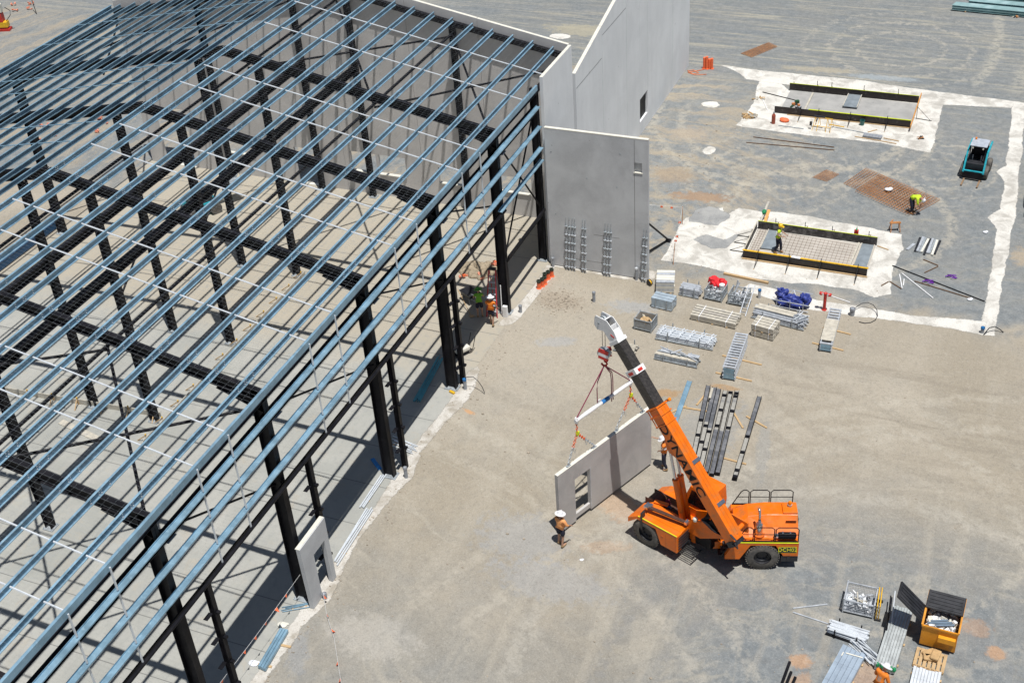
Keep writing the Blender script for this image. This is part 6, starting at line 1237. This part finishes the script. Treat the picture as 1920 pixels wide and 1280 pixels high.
for x, y, lb in ((-24.0, 25.55, 'white and red rag on the slab edge near the flag line'), (-23.95, 27.65, 'pale round rag on the slab edge below the doorway panel')): o = MB().sph((0, 0, .03), (.22, .16, .05), 10).sph((.15, .1, .03), (.12, .06, .04), 8).build('rag', paper if y < 26 else cream); o.location = (x, y, .01); tag(o, lb, 'rag')
def edge_form(label, a, b, nst):
    a, b = Vector((*a, 0)), Vector((*b, 0)); t = thing('edge_form', label, 'formwork', tuple(a), math.degrees(math.atan2(b.y - a.y, b.x - a.x)), 'timber edge forms on the slab'); l = (b - a).length
    MB().box(0, l, -.02, .02, .01, .32).build('form_plank', woodp, t)
    for k in range(nst): x = .3 + (l - .6) * k / (nst - 1); MB().box(x - .03, x + .03, -.08, -.025, 0, .42).bar((x, -.08, .35), (x + .1, -.55, .02), .05, .04).build('peg', wood, t); MB().box(x - .032, x + .032, -.082, -.022, .422, .46).build('peg_cap', yel, t)
edge_form('long timber edge form with yellow pegs running along the slab', (-36.45, 51.2), (-36.3, 35.4), 12)
edge_form('timber edge form with yellow pegs crossing the slab under the second rafter', (-46.3, 36.7), (-36.8, 37.5), 7)
stick('loose_plank', 'two pale planks lying flat on the slab near the crossing edge form', 'timber', (-41.5, 35.6), (-38.6, 35.0), .35, .04, .012, woodp)
lf = thing('boom_lift', 'teal and black boom lift parked inside the shed', 'boom lift', (-46.6, 55.8, 0), 60); MB().box(-1, 1, -.6, .6, .35, .9).build('lift_chassis', teal, lf, bevel=.03); MB().box(-.7, .7, -.5, .5, .9, 1.3).bar((-.6, 0, 1.35), (2.2, 0, 1.9), .2, .2).build('lift_arm', blackp, lf); MB().box(2.0, 2.8, -.5, .5, 1.5, 1.55).build('basket_floor', galv_d, lf)
for x in (-.7, .7):
    for y in (-.65, .65): MB().lathe([(.05, -.12), (.38, -.12), (.38, .12), (.05, .12)], (x, y, .38), 18, 'Y').build('wheel', rub, lf)
mb = MB()
for y in (-.5, .5): mb.tube((2.0, y, 1.55), (2.0, y, 2.5), .025, 6).tube((2.8, y, 1.55), (2.8, y, 2.5), .025, 6).tube((2.0, y, 2.5), (2.8, y, 2.5), .025, 6)
mb.tube((2.0, -.5, 2.5), (2.0, .5, 2.5), .025, 6).tube((2.8, -.5, 2.5), (2.8, .5, 2.5), .025, 6).build('basket_rail', galv_d, lf)
t = thing('blue_container', 'long dark blue container seen under the purlins at the left edge', 'container', (-54.9, 48.8, 0), 90); MB().box(-3, 3, -.3, .3, .05, .5).build('container_body', mat('deep_blue', (.012, .07, .17), .5), t, bevel=.03); MB().box(-3.02, 3.02, -.32, .32, .51, .55).build('container_lid', mat('container_lid_blue', (.02, .09, .22), .5), t)
pp = thing('trench_compactor', 'yellow and red compactor machine at the left photo edge', 'machine', (-82.2, 78.6, 0), 20); MB().box(-.5, .5, -.3, .3, .3, .8).build('engine_cover', yel, pp, bevel=.05); MB().box(-.6, .6, -.35, .35, 0, .2).box(-.2, .2, -.3, .3, .8, 1.5).build('base_plate', red, pp); MB().path([(.4, 0, .8), (.9, 0, 1.3), (1.0, 0, 1.7), (.6, 0, 2.0)], .03, 6).build('handle', black, pp); MB().box(-.3, .3, -.25, .25, 1.6, 2.3).build('fuel_box', cream, pp, bevel=.04)
for i, (x, y) in enumerate(((-85.6, 83.8), (-84.4, 82.6), (-83.4, 83.2), (-84.0, 84.3))):
    o = junk(.6, .4, .05, .25, 5, 90 + i, (.3, .08)).build('orange_netting', [netp, netp, netp]); o.location = (x, y, 0); tag(o, 'scrap of orange safety netting at the top left corner of the yard', 'netting', 'orange netting scraps at the top left')
o = MB().tube((0, 0, 0), (-.5, .3, 3.2), .03, 6).build('marker_pole', black); o.location = (-81.9, 82.45, 0); tag(o, 'thin black pole standing on the gravel at the top left', 'pole')
for i in range(10):
    o = junk(.6, .5, .03, .2, 5, 120 + i, (.3, .07)).build('orange_netting', [netp, netp, netp]); o.location = (rn.uniform(-69, -60), rn.uniform(60.5, 66.5), 0); tag(o, 'orange safety netting scrap seen between the left purlins', 'netting', 'orange netting scraps beyond the shed')
